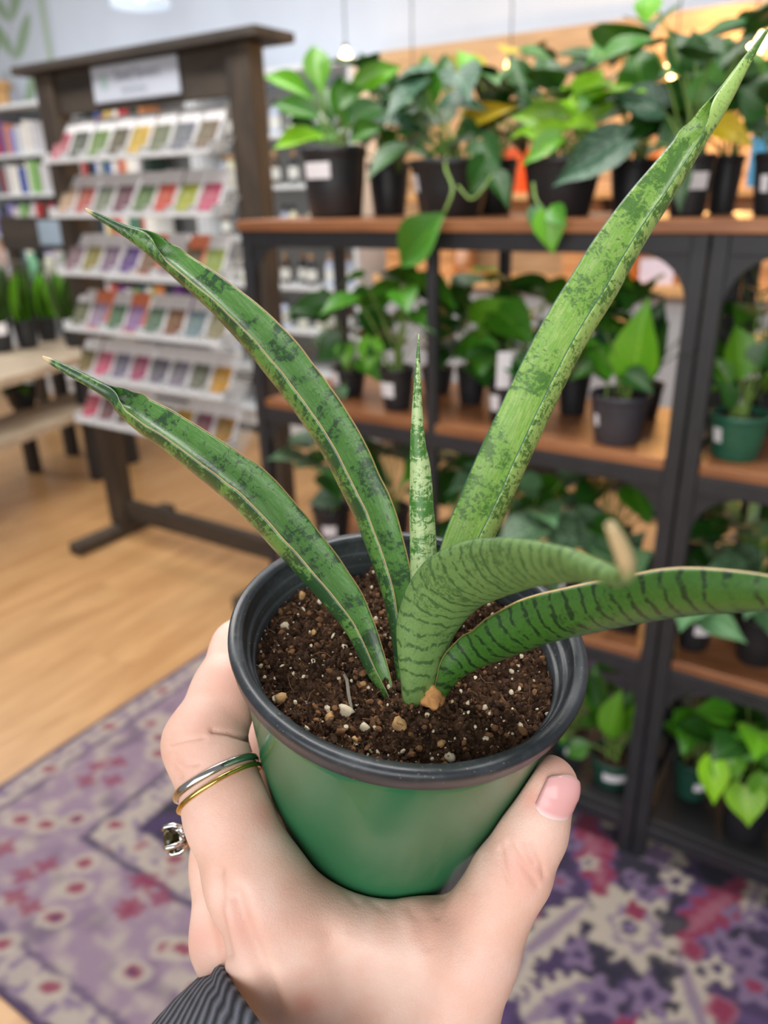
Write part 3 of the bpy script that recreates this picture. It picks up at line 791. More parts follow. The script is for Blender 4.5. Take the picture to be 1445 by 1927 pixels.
for (x, y, s_, k) in ((500, 1528, 40, .7), (450, 1340, 60, .6), (380, 1350, 60, .4), (365, 1430, 50, .35), (610, 1645, 40, .55), (985, 1640, 55, .65), (1010, 1505, 30, .9), (575, 1890, 22, .9), (450, 1750, 60, .5), (370, 1770, 40, .5), (820, 1715, 60, .45), (1040, 1440, 60, .6), (470, 1440, 70, .5), (900, 1850, 90, .25), (380, 1500, 200, .15), (440, 1290, 60, .6)):
    red = np.maximum(red, k*np.exp(-((pxy-np.array([x, y]))**2).sum(1)/(s_*s_)))
me = bpy.data.meshes.new('person')
me.vertices.add(len(HW)); me.vertices.foreach_set('co', HW.astype(np.float32).ravel())
me.loops.add(HQ.size); me.loops.foreach_set('vertex_index', HQ.astype(np.int32).ravel())
me.polygons.add(len(HQ)); me.polygons.foreach_set('loop_start', np.arange(0, HQ.size, 4, dtype=np.int32))
me.update(calc_edges=True)
at = me.attributes.new('red', 'FLOAT', 'POINT'); at.data.foreach_set('value', red.astype(np.float32))
t = NT('skin')
_co = t.n('ShaderNodeTexCoord').outputs['Object']
ra = t.n('ShaderNodeAttribute', attribute_name='red').outputs['Fac']
n1 = t.noise(_co, 60, 4); n2 = t.noise(_co, 700, 3)
cc = t.mix(t.ramp(n1, .3, .7), c(234, 190, 172), c(242, 208, 194))
cc = t.mix(t.math('MULTIPLY', ra, t.math('ADD', n1, .15)), cc, c(222, 140, 122))
vo = t.n('ShaderNodeTexVoronoi', i_Scale=900.0, feature='DISTANCE_TO_EDGE'); t.link(t.scale(_co, (1, 1, 1)), vo.inputs['Vector'])
t.set(Base_Color=cc, Roughness=.46)
t.b.inputs['Subsurface Weight'].default_value = .35; t.b.inputs['Subsurface Radius'].default_value = (.0045, .0016, .0009); t.b.inputs['Subsurface Scale'].default_value = 1.0
t.b.inputs['Specular IOR Level'].default_value = .42
t.bump(t.math('ADD', t.math('MULTIPLY', t.ramp(vo.outputs['Distance'], 0, .14), .35), n2), .2, .0005)
person = tag(obj('person', me, t.m, None, True, False), 'bare left hand with rings cradling the green pot from below, thumb at right', 'person')
bvh = BVHTree.FromPolygons([Vector(v) for v in HW], [tuple(map(int, q)) for q in HQ])
# thumb nail
A_ = np.array(H(*T_IP[:3])); B_ = np.array(H(*T_TIP[:3])); ax = (B_-A_)/np.linalg.norm(B_-A_); La = np.linalg.norm(B_-A_)
tw = lambda v: CR*v[0]+CU*v[1]+CF*v[2]
def nailpoint(u, a):
    vdir = np.array([0, 0, -1.0]); vdir = vdir-(vdir@ax)*ax; vdir /= np.linalg.norm(vdir)
    rdir = np.array([1.0, 0, 0]); rdir = rdir-(rdir@ax)*ax-(rdir@vdir)*vdir; rdir /= np.linalg.norm(rdir)
    ctr = A_+ax*La*u
    d = vdir*math.cos(a)+rdir*math.sin(a)
    o_ = CLOC+tw(ctr+d*.03); hit = bvh.ray_cast(Vector(o_), Vector(tw(-d)), .06)
    return (np.array(hit[0]), tw(d)) if hit[0] else (CLOC+tw(ctr+d*hr(56, .238)), tw(d))
def nailplate(u, u0, a):
    vdir = np.array([0, 0, -1.0]); vdir = vdir-(vdir@ax)*ax; vdir /= np.linalg.norm(vdir)
    rdir = np.array([1.0, 0, 0]); rdir = rdir-(rdir@ax)*ax-(rdir@vdir)*vdir; rdir /= np.linalg.norm(rdir)
    d = vdir*math.cos(a)+rdir*math.sin(a)
    return CLOC+tw(A_+ax*La*u+d*hr((58.0 if u < 1 else math.sqrt(max(0, 56**2-(169*(u-1))**2))+2.0+1.5*u0), .238)), tw(d)
vs, fs = [], []; NU, NV = 18, 14; nailcol = []
for i in range(NU+1):
    for j in range(NV+1):
        u0, v0 = i/NU, j/NV*2-1
        ang = R(20)+v0*R(47)*(1-.06*u0)
        base_u = .76+.06*(v0*v0)
        top_u = 1.25-.08*v0*v0
        uu = base_u+(top_u-base_u)*u0
        p, d = nailplate(uu, u0, ang)
        lift = .00045-.0006*(abs(v0)**6)-.0006*((1-u0)**8)
        vs.append(tuple(p+d*lift)); nailcol.append(u0)
for i in range(NU):
    for j in range(NV):
        k = i*(NV+1)+j; fs.append((k, k+1, k+NV+2, k+NV+1))
mb = MB().add(vs, fs)
t = NT('finger_nail'); at_ = t.n('ShaderNodeAttribute', attribute_name='along').outputs['Fac']; nz_ = t.noise(t.n('ShaderNodeTexCoord').outputs['Object'], 300, 2)
cc = t.mix(t.ramp(at_, .08, .24), c(244, 222, 222), c(236, 178, 178)); cc = t.mix(t.ramp(at_, .97, .99), cc, c(240, 214, 208))
cc = t.mix(t.math('MULTIPLY', nz_, .15), cc, c(224, 150, 150))
t.set(Base_Color=cc, Roughness=.2)
nail = mb.build('thumb_nail', t.m, person, True)
nail.data.attributes.new('along', 'FLOAT', 'POINT').data.foreach_set('value', np.array(nailcol, np.float32)[:len(nail.data.vertices)])
sm = nail.modifiers.new('thick', 'SOLIDIFY'); sm.thickness = .0004; sm.offset = 0
nail['label'] = 'glossy pink thumb nail'

# rings
def ring_frame(a, b, f):
    p0, p1 = np.array(H(*a[:3])), np.array(H(*b[:3])); c0 = p0+(p1-p0)*f; d = (p1-p0)/np.linalg.norm(p1-p0)
    rad = hr(a[3], a[2])+(hr(b[3], b[2])-hr(a[3], a[2]))*f
    return c0, d, rad
def band(c0, d, rad, wid, th, name, mat, parent=None, squash=1.0):
    W0 = CLOC+tw(c0); dz = tw(d); dz /= np.linalg.norm(dz)
    e1 = np.cross(dz, CF); e1 /= np.linalg.norm(e1); e2 = np.cross(dz, e1)
    pr = [(rad, -wid/2), (rad+th*.7, -wid/2), (rad+th, -wid*.25), (rad+th, wid*.25), (rad+th*.7, wid/2), (rad, wid/2)]
    return MB().lathe(pr, W0, 96, True, (e1, e2, dz)).build(name, mat, parent, True), (W0, e1, e2, dz)
def metal(name, col, r=.16):
    return M(name, col, r, .08, 300, .05, .0002, metal=1)
c0, d, rad = ring_frame((432, 1535, .252, 79), I_PIP, .50)
pxd = H(340, 1490, .25)-H(460, 1425, .255)
def tilt(d, k):                       # lean the ring so its right side sits higher, as worn
    q = d+np.array([-.25, 0, 0])*k; return q/np.linalg.norm(q)
o, _ = band(c0, tilt(d, .30), rad+.00035, .0021, .0011, 'ring', metal('silver_metal', c(206, 204, 200)))
tag(o, 'plain silver band ring on the index finger above a thin gold one', 'ring')
c1 = c0-d*.0030
o, _ = band(c1, tilt(d, .52), rad+.0006, .0013, .0010, 'ring', metal('gold_metal', c(222, 190, 104)))
tag(o, 'thin gold band ring worn below the silver one on the index finger', 'ring')
c2, d2, rad2 = ring_frame((428, 1630, .286, 66), M_PIP, .58)
W0 = CLOC+tw(c2)
gem = thing('ring', 'silver ring with a raised dark olive gemstone on the middle finger', 'ring', W0)
o, fr = band(c2, d2, rad2+.0003, .0026, .0012, 'ring_band', metal('silver_metal', None), gem)
o2, _ = band(c2-d2*.0032, d2, rad2+.0004, .0014, .0010, 'lower_band', metal('rose_gold_metal', c(206, 160, 120)), gem)
out = tw(np.array([-1, 0, .12])); out = out-(out@fr[3])*fr[3]; out /= np.linalg.norm(out); sd_ = np.cross(fr[3], out)
gc = W0+out*(rad2+.0012)
MB().lathe([(x*1.3, z) for x, z in ((.0012, 0), (.0024, .0010), (.0029, .0020), (.0027, .0022), (.0022, .0014), (.0012, .0008))], gc, 24, True, (fr[3], sd_, out)).build('setting', metal('silver_metal', None), gem, True)
for k in range(4):
    a = math.pi/4+k*math.pi/2; q = fr[3]*math.cos(a)+sd_*math.sin(a)
    MB().tube([gc+q*.0030+out*.0008, gc+q*.0049+out*.0040, gc+q*.0049+out*.0068, gc+q*.0038+out*.0076], [.0009, .0009, .0008, .0006], 8).build('prong', metal('silver_metal', None), gem, True)
MB().lathe([(0, .0016), (.0043, .0054), (.0043, .0062), (.0029, .0075), (0, .0075)], gc, 10, False, (fr[3], sd_, out)).build('gemstone', M('olive_gemstone', c(44, 44, 14), .06, .2, 300, coat=.4), gem)
for sgn in (-1, 1):
    MB().lathe([(0, .0016), (.0012, .0014), (.0014, .0004), (.001, 0)], W0+(out*math.cos(.62)+sd_*sgn*math.sin(.62))*(rad2+.0010), 12, False, (fr[3], sd_, out)).build('side_stone', M('clear_stone', c(200, 200, 196), .05, .1, 300, coat=1), gem, True)

# sleeve
t = NT('dark_denim_knit')
_uv = t.n('ShaderNodeUVMap', uv_map='UVMap').outputs[0]
wv = t.n('ShaderNodeTexWave', wave_type='BANDS', bands_direction='DIAGONAL', i_Scale=5.0, i_Distortion=1.2); t.link(_uv, wv.inputs['Vector'])
ns = t.noise(_uv, 160, 3)
t.set(Base_Color=t.mix(t.math('MULTIPLY', wv.outputs['Fac'], t.math('ADD', ns, .3)), c(34, 36, 44), c(112, 116, 128)), Roughness=.95)
t.bump(wv.outputs['Fac'], .7, .0012)
a0, a1 = np.array(H(606, 2048, .250)), np.array(H(360, 2348, .2275)); dz = tw(a1-a0); Ls = np.linalg.norm(dz); dz /= Ls
e1 = np.cross(dz, CF); e1 /= np.linalg.norm(e1); e2 = np.cross(dz, e1)
vs, fs, uvs = [], [], []; NA = 72; prof = []
rs = hr(300, .250)
for (r_, h_) in ((rs-.0022, .012), (rs-.0022, .001), (rs-.0012, -.0004), (rs, .0004), (rs+.0003, .002), (rs-.0002, .0040), (rs+.0006, .006), (rs+.0008, .016), (rs+.0004, .03), (rs+.0008, .05)):
    for j in range(NA):
        a = 2*math.pi*j/NA; wob = 1+.02*math.sin(3*a+h_*80)+.012*math.sin(7*a+h_*160)
        vs.append(tuple(CLOC+tw(a0)+dz*h_+(e1*math.cos(a)+e2*(1.2*math.sin(a)))*r_*wob)); uvs.append((j/NA*8, h_*22))
for i in range(9):
    for j in range(NA): fs.append((i*NA+j, i*NA+(j+1) % NA, (i+1)*NA+(j+1) % NA, (i+1)*NA+j))
slv = MB().add(vs, fs).build('sleeve', t.m, person, True)
ul = slv.data.uv_layers.new(name='UVMap')
for l in slv.data.loops: ul.data[l.index].uv = uvs[l.vertex_index]
slv['label'] = 'dark grey ribbed sleeve cuff at the wrist'

# ================================================================== PLANT SHELVES
m_steel = M('black_steel', c(40, 41, 45), .45, .12, 30, .05, .001)
m_board = wood_mat('walnut_board', c(128, 80, 50), c(166, 112, 74), .38, (1.2, 14, 6), .06)
m_blackboard = M('black_board', c(30, 30, 32), .6, .1, 20)
SY0, SY1 = 1.331, 1.691                   # front and back of the shelving
TIERS = [.115, .51, .905, 1.30]           # top faces of the boards
def gusset(mb, x, z, sx, y0, y1, r=.085):
    # plate filling the corner under a rail, with a concave quarter-round edge
    n = 8; pts = [(x, z)]+[(x+sx*(r-r*math.sin(a)), z-(r-r*math.cos(a))) for a in [math.pi/2*k/n for k in range(n+1)]]
    k = len(pts)
    vs = [(p[0], y0, p[1]) for p in pts]+[(p[0], y1, p[1]) for p in pts]
    fs = [tuple([0, i+1, i+2]) for i in range(k-2)]+[tuple([k, k+i+2, k+i+1]) for i in range(k-2)]+[(i+1, i+2, k+i+2, k+i+1) for i in range(k-2)]
    fs += [(0, 1, k+1, k), (0, k-1, 2*k-1, k)]
    mb.add(vs, fs)
def shelf_unit(x0, x1, label, mids, bars):
    t = thing('plant_shelf', label, 'shelf', ((x0+x1)/2, SY0, 0), 'black steel plant shelves')
    for x in (x0, x1-.026):
        for y in (SY0, SY1-.026):
            MB().box(x, x+.026, y, y+.026, 0.007, TIERS[-1]-.022, .002).build('post', m_steel, t)
    for xm in mids:
        for y, wd in ((SY0+.003, .020), (SY1-.03, .024)):
            MB().box(xm-wd/2, xm+wd/2, y, y+.02, TIERS[0]-.03, TIERS[-1]-.05, .002).build('middle_post', m_steel, t)
    for i, z in enumerate(TIERS):
        bd = m_blackboard if i == 0 else m_board
        if i == 3: MB().box(x0-.004, x1+.004 if x1 < 0 else x1, SY0-.008, SY1, z-.022, z, .003).build('shelf_board', bd, t)
        else: MB().box(x0+.027, x1-.027, SY0+.004, SY1-.004, z-.020, z, .003).build('shelf_board', bd, t)
        zb = z-.022 if i == 3 else z-.0205
        for y in (SY0+.002, SY1-.022):
            MB().box(x0+.026, x1-.026, y, y+.02, zb-.032, zb, .002).build('rail', m_steel, t)
        for x in (x0+.003, x1-.023):
            MB().box(x, x+.02, SY0+.026, SY1-.026, zb-.032, zb, .002).build('side_rail', m_steel, t)
        for (x, sx) in ((x0+.026, 1), (x1-.026, -1)):
            if i == 0: continue
            mb = MB(); gusset(mb, x, zb-.031, sx, SY0+.006, SY0+.014); mb.build('corner_gusset', m_steel, t)
    for xb, r in bars:
        MB().tube([(xb, SY1-.012, .1), (xb, SY1-.012, TIERS[-1]-.05)], r, 8).build('back_bar', m_steel, t)
    return t
shelf_unit(-1.245, -.267, 'wide black steel plant shelf with brown boards, standing left of the neighbouring unit', [-.765], [])
shelf_unit(-.263, .72, 'black steel plant shelf with brown boards, cut off by the right picture edge', [], [(-.195, .008), (-.160, .006), (-.125, .006), (-.06, .006)])

# ================================================================== PLANTS ON THE SHELVES
m_bpot = M('black_pot_plastic', c(34, 36, 40), .42, .1, 40)
m_gpot = M('green_pot_plastic', c(40, 98, 76), .38, .08, 40)
m_dgpot = M('dark_green_pot_plastic', c(34, 76, 62), .4, .08, 40)
m_bsoil = M('potting_mix', c(58, 42, 32), .95, .4, 120, .8, .004)
m_tag = M('white_tag', c(236, 234, 240), .6, .02, 60)
def leafmat(name, base, pale, rough=.36, spots=0):
    if name in MATS: return MATS[name]
    t = NT(name)
    uv = t.n('ShaderNodeUVMap', uv_map='UVMap').outputs[0]
    sx = t.n('ShaderNodeSeparateXYZ', i_0=uv).outputs
    mid = t.math('ABSOLUTE', t.math('SUBTRACT', sx[1], .5))
    vein = t.math('SINE', t.math('ADD', t.math('MULTIPLY', sx[0], 46), t.math('MULTIPLY', mid, -40)))
    f = t.math('ADD', t.math('MULTIPLY', t.ramp(vein, .2, 1), .25), t.math('MULTIPLY', t.ramp(mid, .05, .0), .6), True)
    co = t.n('ShaderNodeTexCoord').outputs['Object']
    r = t.n('ShaderNodeObjectInfo').outputs['Random']
    n = t.noise(co, 6, 3)
    if spots: f = t.math('MAXIMUM', f, t.math('MULTIPLY', t.ramp(t.noise(co, 14, 3), .52, .6), spots))
    cc = t.mix(f, base, pale)
    h = t.n('ShaderNodeHueSaturation', i_Color=cc)
    t.link(t.math('ADD', t.math('MULTIPLY', r, .5), .75), h.inputs['Value'])
    t.link(t.math('ADD', t.math('MULTIPLY', n, .05), .475), h.inputs['Hue'])
    t.set(Base_Color=h.outputs[0], Roughness=rough)
    t.b.inputs['Subsurface Weight'].default_value = .15; t.b.inputs['Subsurface Radius'].default_value = (.004, .008, .002)
    t.bump(vein, .12, .002)
    MATS[name] = t.m
    return t.m
LG = leafmat('leaf_green', c(58, 118, 22), c(108, 160, 56))
LD = leafmat('leaf_deep_green', c(34, 80, 22), c(70, 118, 48))
LN = leafmat('leaf_neon', c(122, 178, 18), c(176, 208, 60))
LB = leafmat('leaf_bright', c(92, 154, 22), c(140, 194, 70))
LS = leafmat('leaf_silver', c(56, 88, 56), c(120, 150, 116), .45, .6)
LM = leafmat('leaf_mint', c(84, 130, 84), c(140, 178, 132), .45, .3)
LY = leafmat('leaf_yellowed', c(186, 160, 20), c(210, 186, 60))
LK = leafmat('leaf_blue_green', c(34, 78, 52), c(110, 150, 120), .35, .5)
m_stem = M('green_stem', c(120, 150, 70), .5, .15, 60)
LEAF = {}
def leaf_mesh(shape, mat):
    key = (shape, mat.name)
    if key in LEAF: return LEAF[key]
    NL, NW = 8, 4
    prof = {'heart': [.30, .80, 1.0, .97, .84, .63, .38, .16, .0], 'oval': [.06, .52, .82, .98, 1.0, .90, .68, .36, .0], 'lance': [.10, .42, .74, .95, 1.0, .92, .70, .36, .0], 'strap': [.55, .75, .9, 1, 1, .95, .8, .5, .0]}[shape]
    vs, uv, fs = [], [], []
    for i in range(NL+1):
        x = i/NL
        for j in range(NW+1):
            v = j/NW*2-1
            y = .5*prof[i]*v
            xx = x-(.16*abs(v)*(1-x)**3 if shape == 'heart' else 0)
            z = .30*abs(y)-.22*x*x+.05*x+.015*math.sin(9*x)*v
            vs.append((xx, y, z)); uv.append((x, j/NW))
    W_ = NW+1
    for i in range(NL):
        for j in range(NW): fs.append((i*W_+j, i*W_+j+1, (i+1)*W_+j+1, (i+1)*W_+j))
    me = bpy.data.meshes.new('leaf'); me.from_pydata(vs, [], fs); me.update()
    ul = me.uv_layers.new(name='UVMap')
    for l in me.loops: ul.data[l.index].uv = uv[l.vertex_index]
    me.materials.append(mat); me.polygons.foreach_set('use_smooth', [True]*len(me.polygons))
    LEAF[key] = me
    return me
def put_leaf(parent, b, tp, wid, nrm, mat, shape='heart', name='leaf'):
    b, tp = Vector(b), Vector(tp); X = tp-b; L = X.length; X.normalize()
    Z = Vector(nrm)-X*Vector(nrm).dot(X); Z = Z.normalized() if Z.length > 1e-4 else X.orthogonal().normalized()
    Y = Z.cross(X)
    o = bpy.data.objects.new(name, leaf_mesh(shape, mat)); COL.objects.link(o)
    o.parent = parent
    m = Matrix((( X.x*L, Y.x*wid, Z.x*L, b.x), (X.y*L, Y.y*wid, Z.y*L, b.y), (X.z*L, Y.z*wid, Z.z*L, b.z), (0, 0, 0, 1)))
    o.matrix_local = Matrix.Translation(-ROOT(parent)) @ m
    return o
def put_stem(parent, a, b, r=.0022, sag=.3, name='stem', mat=None):
    a, b = Vector(a), Vector(b); mid = (a+b)/2+Vector((0, 0, (b-a).length*sag*.4)); mid.x = a.x+(b.x-a.x)*.35; mid.y = a.y+(b.y-a.y)*.35
    pts = [(a*(1-t)**2+mid*2*t*(1-t)+b*t*t) for t in (0, .25, .5, .75, 1)]
    return MB().tube(pts, [r*1.3, r*1.15, r, r*.9, r*.8], 5, False).build(name, mat or m_stem, parent, True)
CAMV = Vector(CLOC)
def potted(name, label, l, r, top, Y, z, potmat, pottype='round', tag_px=None, leaves=(), fill=None, group=None, seed=0, shape='heart', h=None, taper=.74, cat='plant', stemz=None):
    mid = (l+r)/2
    q = ony(mid, top, Y); x = q[0]; hgt = h or max(.05, q[2]-z)
    rt = (r-l)/2*depth(q)/FPX
    t = thing(name, label, cat, (x, Y, z), group)
    rb = rt*taper
    rib = [(rb*.9, .004), (rb*.96, .0005), (rb, .003), (rb+(rt-rb)*.5, hgt*.5), (rt*.955, hgt*.86), (rt*.96, hgt*.87), (rt, hgt*.875), (rt, hgt-.003), (rt*.985, hgt), (rt*.93, hgt), (rt*.91, hgt*.8), (rb*.8, hgt*.1), (0, .006)]
    MB().lathe([(0, .004)]+rib, (x, Y, z), 28).build('pot', potmat, t, True)
    MB().lathe([(0, hgt*.86+.006), (rt*.4, hgt*.86+.004), (rt*.92, hgt*.86)], (x, Y, z), 20).build('soil', m_bsoil, t)
    if tag_px:
        for (tx, ty, tw_, th_) in tag_px:
            g = np.array([x, Y, 0]); vdir = CLOC[:2]-g[:2]
            # sticker curved round the pot where it shows
            pz = None
            p = ony(tx, ty, Y-rt*.75); a = math.atan2(p[1]-Y, p[0]-x)
            zc = min(max(p[2], z+.012), z+hgt*.85); dpx = depth(p)/FPX
            rr = rb+(rt-rb)*((zc-z)/hgt)+.0012
            da = tw_*dpx/rr/2; dh = th_*dpx/2
            vs, fs = [], []
            for i in range(6):
                aa = a-da+2*da*i/5
                for hh_ in (-dh, dh):
                    rr2 = rb+(rt-rb)*((zc+hh_-z)/hgt)+.0016
                    vs.append((x+rr2*math.cos(aa), Y+rr2*math.sin(aa), zc+hh_))
            for i in range(5): fs.append((2*i, 2*i+2, 2*i+3, 2*i+1))
            o = MB().add(vs, fs).build('price_sticker', m_tag, t)
            s_ = o.modifiers.new('thick', 'SOLIDIFY'); s_.thickness = .001; s_.offset = 0
    rng = random.Random(seed*31+7)
    top_c = Vector((x, Y, z+hgt*.86))
    for lf in leaves:
        bx, by, tx, ty, wp, mat = lf[:6]; dyb, dyt = (lf[6], lf[7]) if len(lf) > 7 else (rng.uniform(-.05, .05), rng.uniform(-.09, .05))
        shp = lf[8] if len(lf) > 8 else shape
        b = Vector(ony(bx, by, Y+dyb)); tp = Vector(ony(tx, ty, Y+dyt)); wd = wp*depth(b)/FPX
        nrm = (CAMV-b).normalized()+Vector((rng.uniform(-.35, .35), rng.uniform(-.35, .35), rng.uniform(.2, .9)))
        put_leaf(t, b, tp, wd, nrm, mat, shp)
        if not (len(lf) > 9 and lf[9] == 'nostem'):
            put_stem(t, top_c+Vector((rng.uniform(-.4, .4)*rt, rng.uniform(-.4, .4)*rt, 0)), b)
    if fill:
        n, rad, h0, h1, s0, s1, mats = fill
        for k in range(n):
            a = rng.uniform(0, 6.283); q = math.sqrt(rng.uniform(.08, 1))
            b = top_c+Vector((math.cos(a)*rad*q*.75, math.sin(a)*rad*q*.75, h0+(h1-h0)*rng.random()**.8))
            if b.y > WALLY-.1: b.y = WALLY-.1
            L = rng.uniform(s0, s1)
            dr = Vector((math.cos(a), math.sin(a), rng.uniform(-.55, .5))).normalized()
            nr = Vector((-.35*math.cos(a), -.35*math.sin(a)-.35, 1))
            put_leaf(t, b, b+dr*L, L*{'heart': .82, 'oval': .55, 'lance': .34, 'strap': .2}[shape]*rng.uniform(.85, 1.15), nr, rng.choice(mats), shape)
            put_stem(t, top_c+Vector((rng.uniform(-.4, .4)*rt, rng.uniform(-.4, .4)*rt, 0)), b, .0018)
    return t
Z4, Z3, Z2, Z1 = TIERS[3], TIERS[2], TIERS[1], TIERS[0]
TG = 'potted plants on the top shelf'
potted('leafy_plant', 'bright green broad-leaved plant in black pot with wide white sticker, leftmost on top shelf', 564, 690, 278, 1.46, Z4, m_bpot, tag_px=[(602, 321, 56, 28)], group=TG, seed=1, shape='lance', taper=.8, leaves=[
    (592, 190, 490, 128, 40, LB, 0, -.02), (604, 175, 588, 76, 52, LB, 0, .02), (605, 225, 510, 186, 46, LG, -.02, -.06), (612, 258, 503, 270, 42, LN, -.03, -.06), (640, 205, 680, 150, 50, LG, 0, .05), (655, 175, 750, 118, 48, LB, .04, .08),
    (625, 235, 600, 150, 44, LG, .03, .06), (650, 240, 640, 130, 50, LG, .02, .05), (598, 245, 545, 222, 40, LD), (660, 235, 720, 185, 60, LD), (640, 255, 575, 250, 40, LG), (660, 260, 705, 235, 44, LG), (700, 180, 678, 88, 30, LD, .1, .12)])
potted('leafy_plant', 'dark pothos in shadowed black pot, second from left on top shelf', 690, 772, 305, 1.60, Z4, m_bpot, group=TG, seed=2, leaves=[
    (735, 175, 685, 95, 55, LD, 0, 0), (710, 215, 790, 200, 70, LD), (745, 260, 700, 300, 50, LG), (760, 240, 815, 265, 60, LD), (720, 240, 660, 260, 50, LG)], fill=(14, .12, .03, .20, .08, .12, [LD, LG, LD]))
potted('leafy_plant', 'trailing pothos in black pot with small sticker, one leaf hanging below top shelf edge', 770, 928, 300, 1.45, Z4, m_bpot, tag_px=[(783, 345, 16, 30)], group=TG, seed=3, leaves=[
    (805, 195, 797, 88, 62, LG, 0, .03), (835, 165, 838, 90, 44, LD, .05, .08), (830, 205, 912, 190, 60, LK, -.03, -.05), (885, 225, 968, 196, 40, LY, 0, -.02), (890, 150, 862, 84, 48, LB, .05, .06), (840, 150, 905, 130, 70, LY, .1, .12),
    (905, 265, 940, 330, 60, LD, -.06, -.09), (915, 300, 885, 370, 62, LD, -.1, -.12), (815, 250, 770, 215, 60, LD), (860, 260, 905, 245, 64, LD), (845, 285, 790, 290, 50, LG), (925, 330, 960, 385, 50, LD, -.1, -.12),
    (835, 403, 742, 502, 88, LG, -.155, -.17, 'lance', 'nostem')], fill=(12, .13, .02, .19, .08, .12, [LD, LG, LK]))
tr = bpy.data.objects[[o.name for o in bpy.data.objects if o.get('label', '').startswith('trailing pothos in black pot with small')][0]]
_pp = [ony(845, 285, 1.42), ony(838, 315, 1.36), ony(852, 355, 1.31), ony(840, 392, 1.298), ony(835, 403, 1.295)]
MB().tube(smoothpath([list(p) for p in _pp], 14)[0], .0028, 6).build('vine', m_stem, tr, True)
_pp = [ony(862, 350, 1.31), ony(885, 375, 1.30), ony(905, 360, 1.31), ony(925, 330, 1.34)]
MB().tube(smoothpath([list(p) for p in _pp], 12)[0], .0022, 6).build('vine', m_stem, tr, True)
potted('leafy_plant', 'neon lime philodendron in wide black pot on top shelf', 985, 1135, 296, 1.46, Z4, m_bpot, group=TG, seed=4, leaves=[
    (1060, 225, 958, 215, 56, LN, -.03, -.06), (1095, 190, 1135, 125, 70, LN, 0, .02), (1085, 205, 1060, 150, 66, LN, .02, .04), (1055, 255, 985, 250, 50, LN, -.05, -.08), (1050, 260, 978, 308, 46, LB, -.06, -.09), (1110, 225, 1150, 190, 56, LN, -.02, -.04),
    (1075, 225, 1120, 235, 50, LN), (1040, 225, 1010, 180, 56, LN), (1000, 180, 950, 92, 52, LD, .1, .12), (1040, 165, 1010, 95, 60, LD, .1, .12), (1095, 140, 1085, 85, 44, LG, .12, .12), (1175, 265, 1034, 346, 84, LK, -.09, -.13), (1120, 250, 1165, 275, 50, LD)],
    fill=(9, .12, .02, .15, .07, .1, [LN, LB, LD]))
potted('leafy_plant', 'dark trailing philodendron in black pot with white sticker, long leaning leaf in front of it', 1262, 1348, 290, 1.43, Z4, m_bpot, tag_px=[(1307, 340, 50, 30)], group=TG, seed=5, leaves=[
    (1210, 165, 1190, 80, 88, LG, .04, .06), (1290, 135, 1262, 42, 70, LD, 0, .02), (1310, 120, 1305, 50, 52, LD, 0, 0), (1245, 205, 1150, 170, 70, LK, 0, -.03), (1235, 225, 1165, 240, 70, LD), (1380, 170, 1372, 62, 84, LG, .05, .05), (1330, 190, 1345, 110, 80, LG, 0, 0),
    (1290, 190, 1240, 150, 70, LD), (1300, 230, 1370, 215, 80, LD), (1285, 240, 1230, 280, 60, LD), (1345, 235, 1418, 268, 52, LY, -.05, -.07), (1330, 205, 1420, 180, 80, LD), (1280, 300, 1278, 400, 50, LS, -.09, -.11), (1225, -10, 1214, 38, 52, LB, -.02, -.04, 'oval')],
    fill=(8, .13, .02, .2, .08, .12, [LD, LG, LD]))
potted('leafy_plant', 'plant in plain black pot right behind the white-stickered one on top shelf', 1340, 1402, 292, 1.56, Z4, m_bpot, group=TG, seed=6, fill=(10, .13, .03, .2, .08, .12, [LD, LG, LB]), leaves=[(1395, 150, 1398, 72, 80, LB, 0, .02), (1420, 170, 1440, 110, 70, LG, 0, 0)])
potted('leafy_plant', 'plant in black pot cut off by the right edge of top shelf', 1424, 1520, 285, 1.45, Z4, m_bpot, tag_px=[(1441, 345, 16, 30)], group=TG, seed=7, fill=(12, .14, .03, .2, .08, .13, [LD, LG, LD]), leaves=[(1440, 200, 1390, 165, 80, LD), (1445, 235, 1400, 240, 70, LD)])
potted('leafy_plant', 'dark green plant between lime philodendron and long leaning leaf on top shelf', 1150, 1240, 300, 1.56, Z4, m_bpot, group=TG, seed=8, fill=(18, .14, .02, .22, .08, .12, [LD, LD, LG]))
potted('leafy_plant', 'variegated yellow-green plant at back of top shelf behind the trailing pothos', 880, 975, 300, 1.60, Z4, m_bpot, group=TG, seed=9, fill=(18, .14, .03, .22, .08, .12, [LD, LG, LY]))
# trailing sprig below the lime plant
sprig = [o for o in bpy.data.objects if o.get('label', '').startswith('neon lime')][0]
_pp = [ony(1003, 345, 1.345), ony(1008, 375, 1.31), ony(1022, 395, 1.30), ony(1030, 410, 1.295)]
MB().tube(smoothpath([list(p) for p in _pp], 10)[0], .0025, 6).build('vine', m_stem, sprig, True)
for (bx, by, tx, ty, wd, mt) in ((1010, 392, 1005, 440, 36, LM), (1030, 400, 1040, 478, 62, LB), (1040, 395, 1064, 425, 40, LG)):
    b = ony(bx, by, 1.298); put_leaf(sprig, b, ony(tx, ty, 1.285), wd*depth(b)/FPX, CAMV-Vector(b), mt, 'heart')

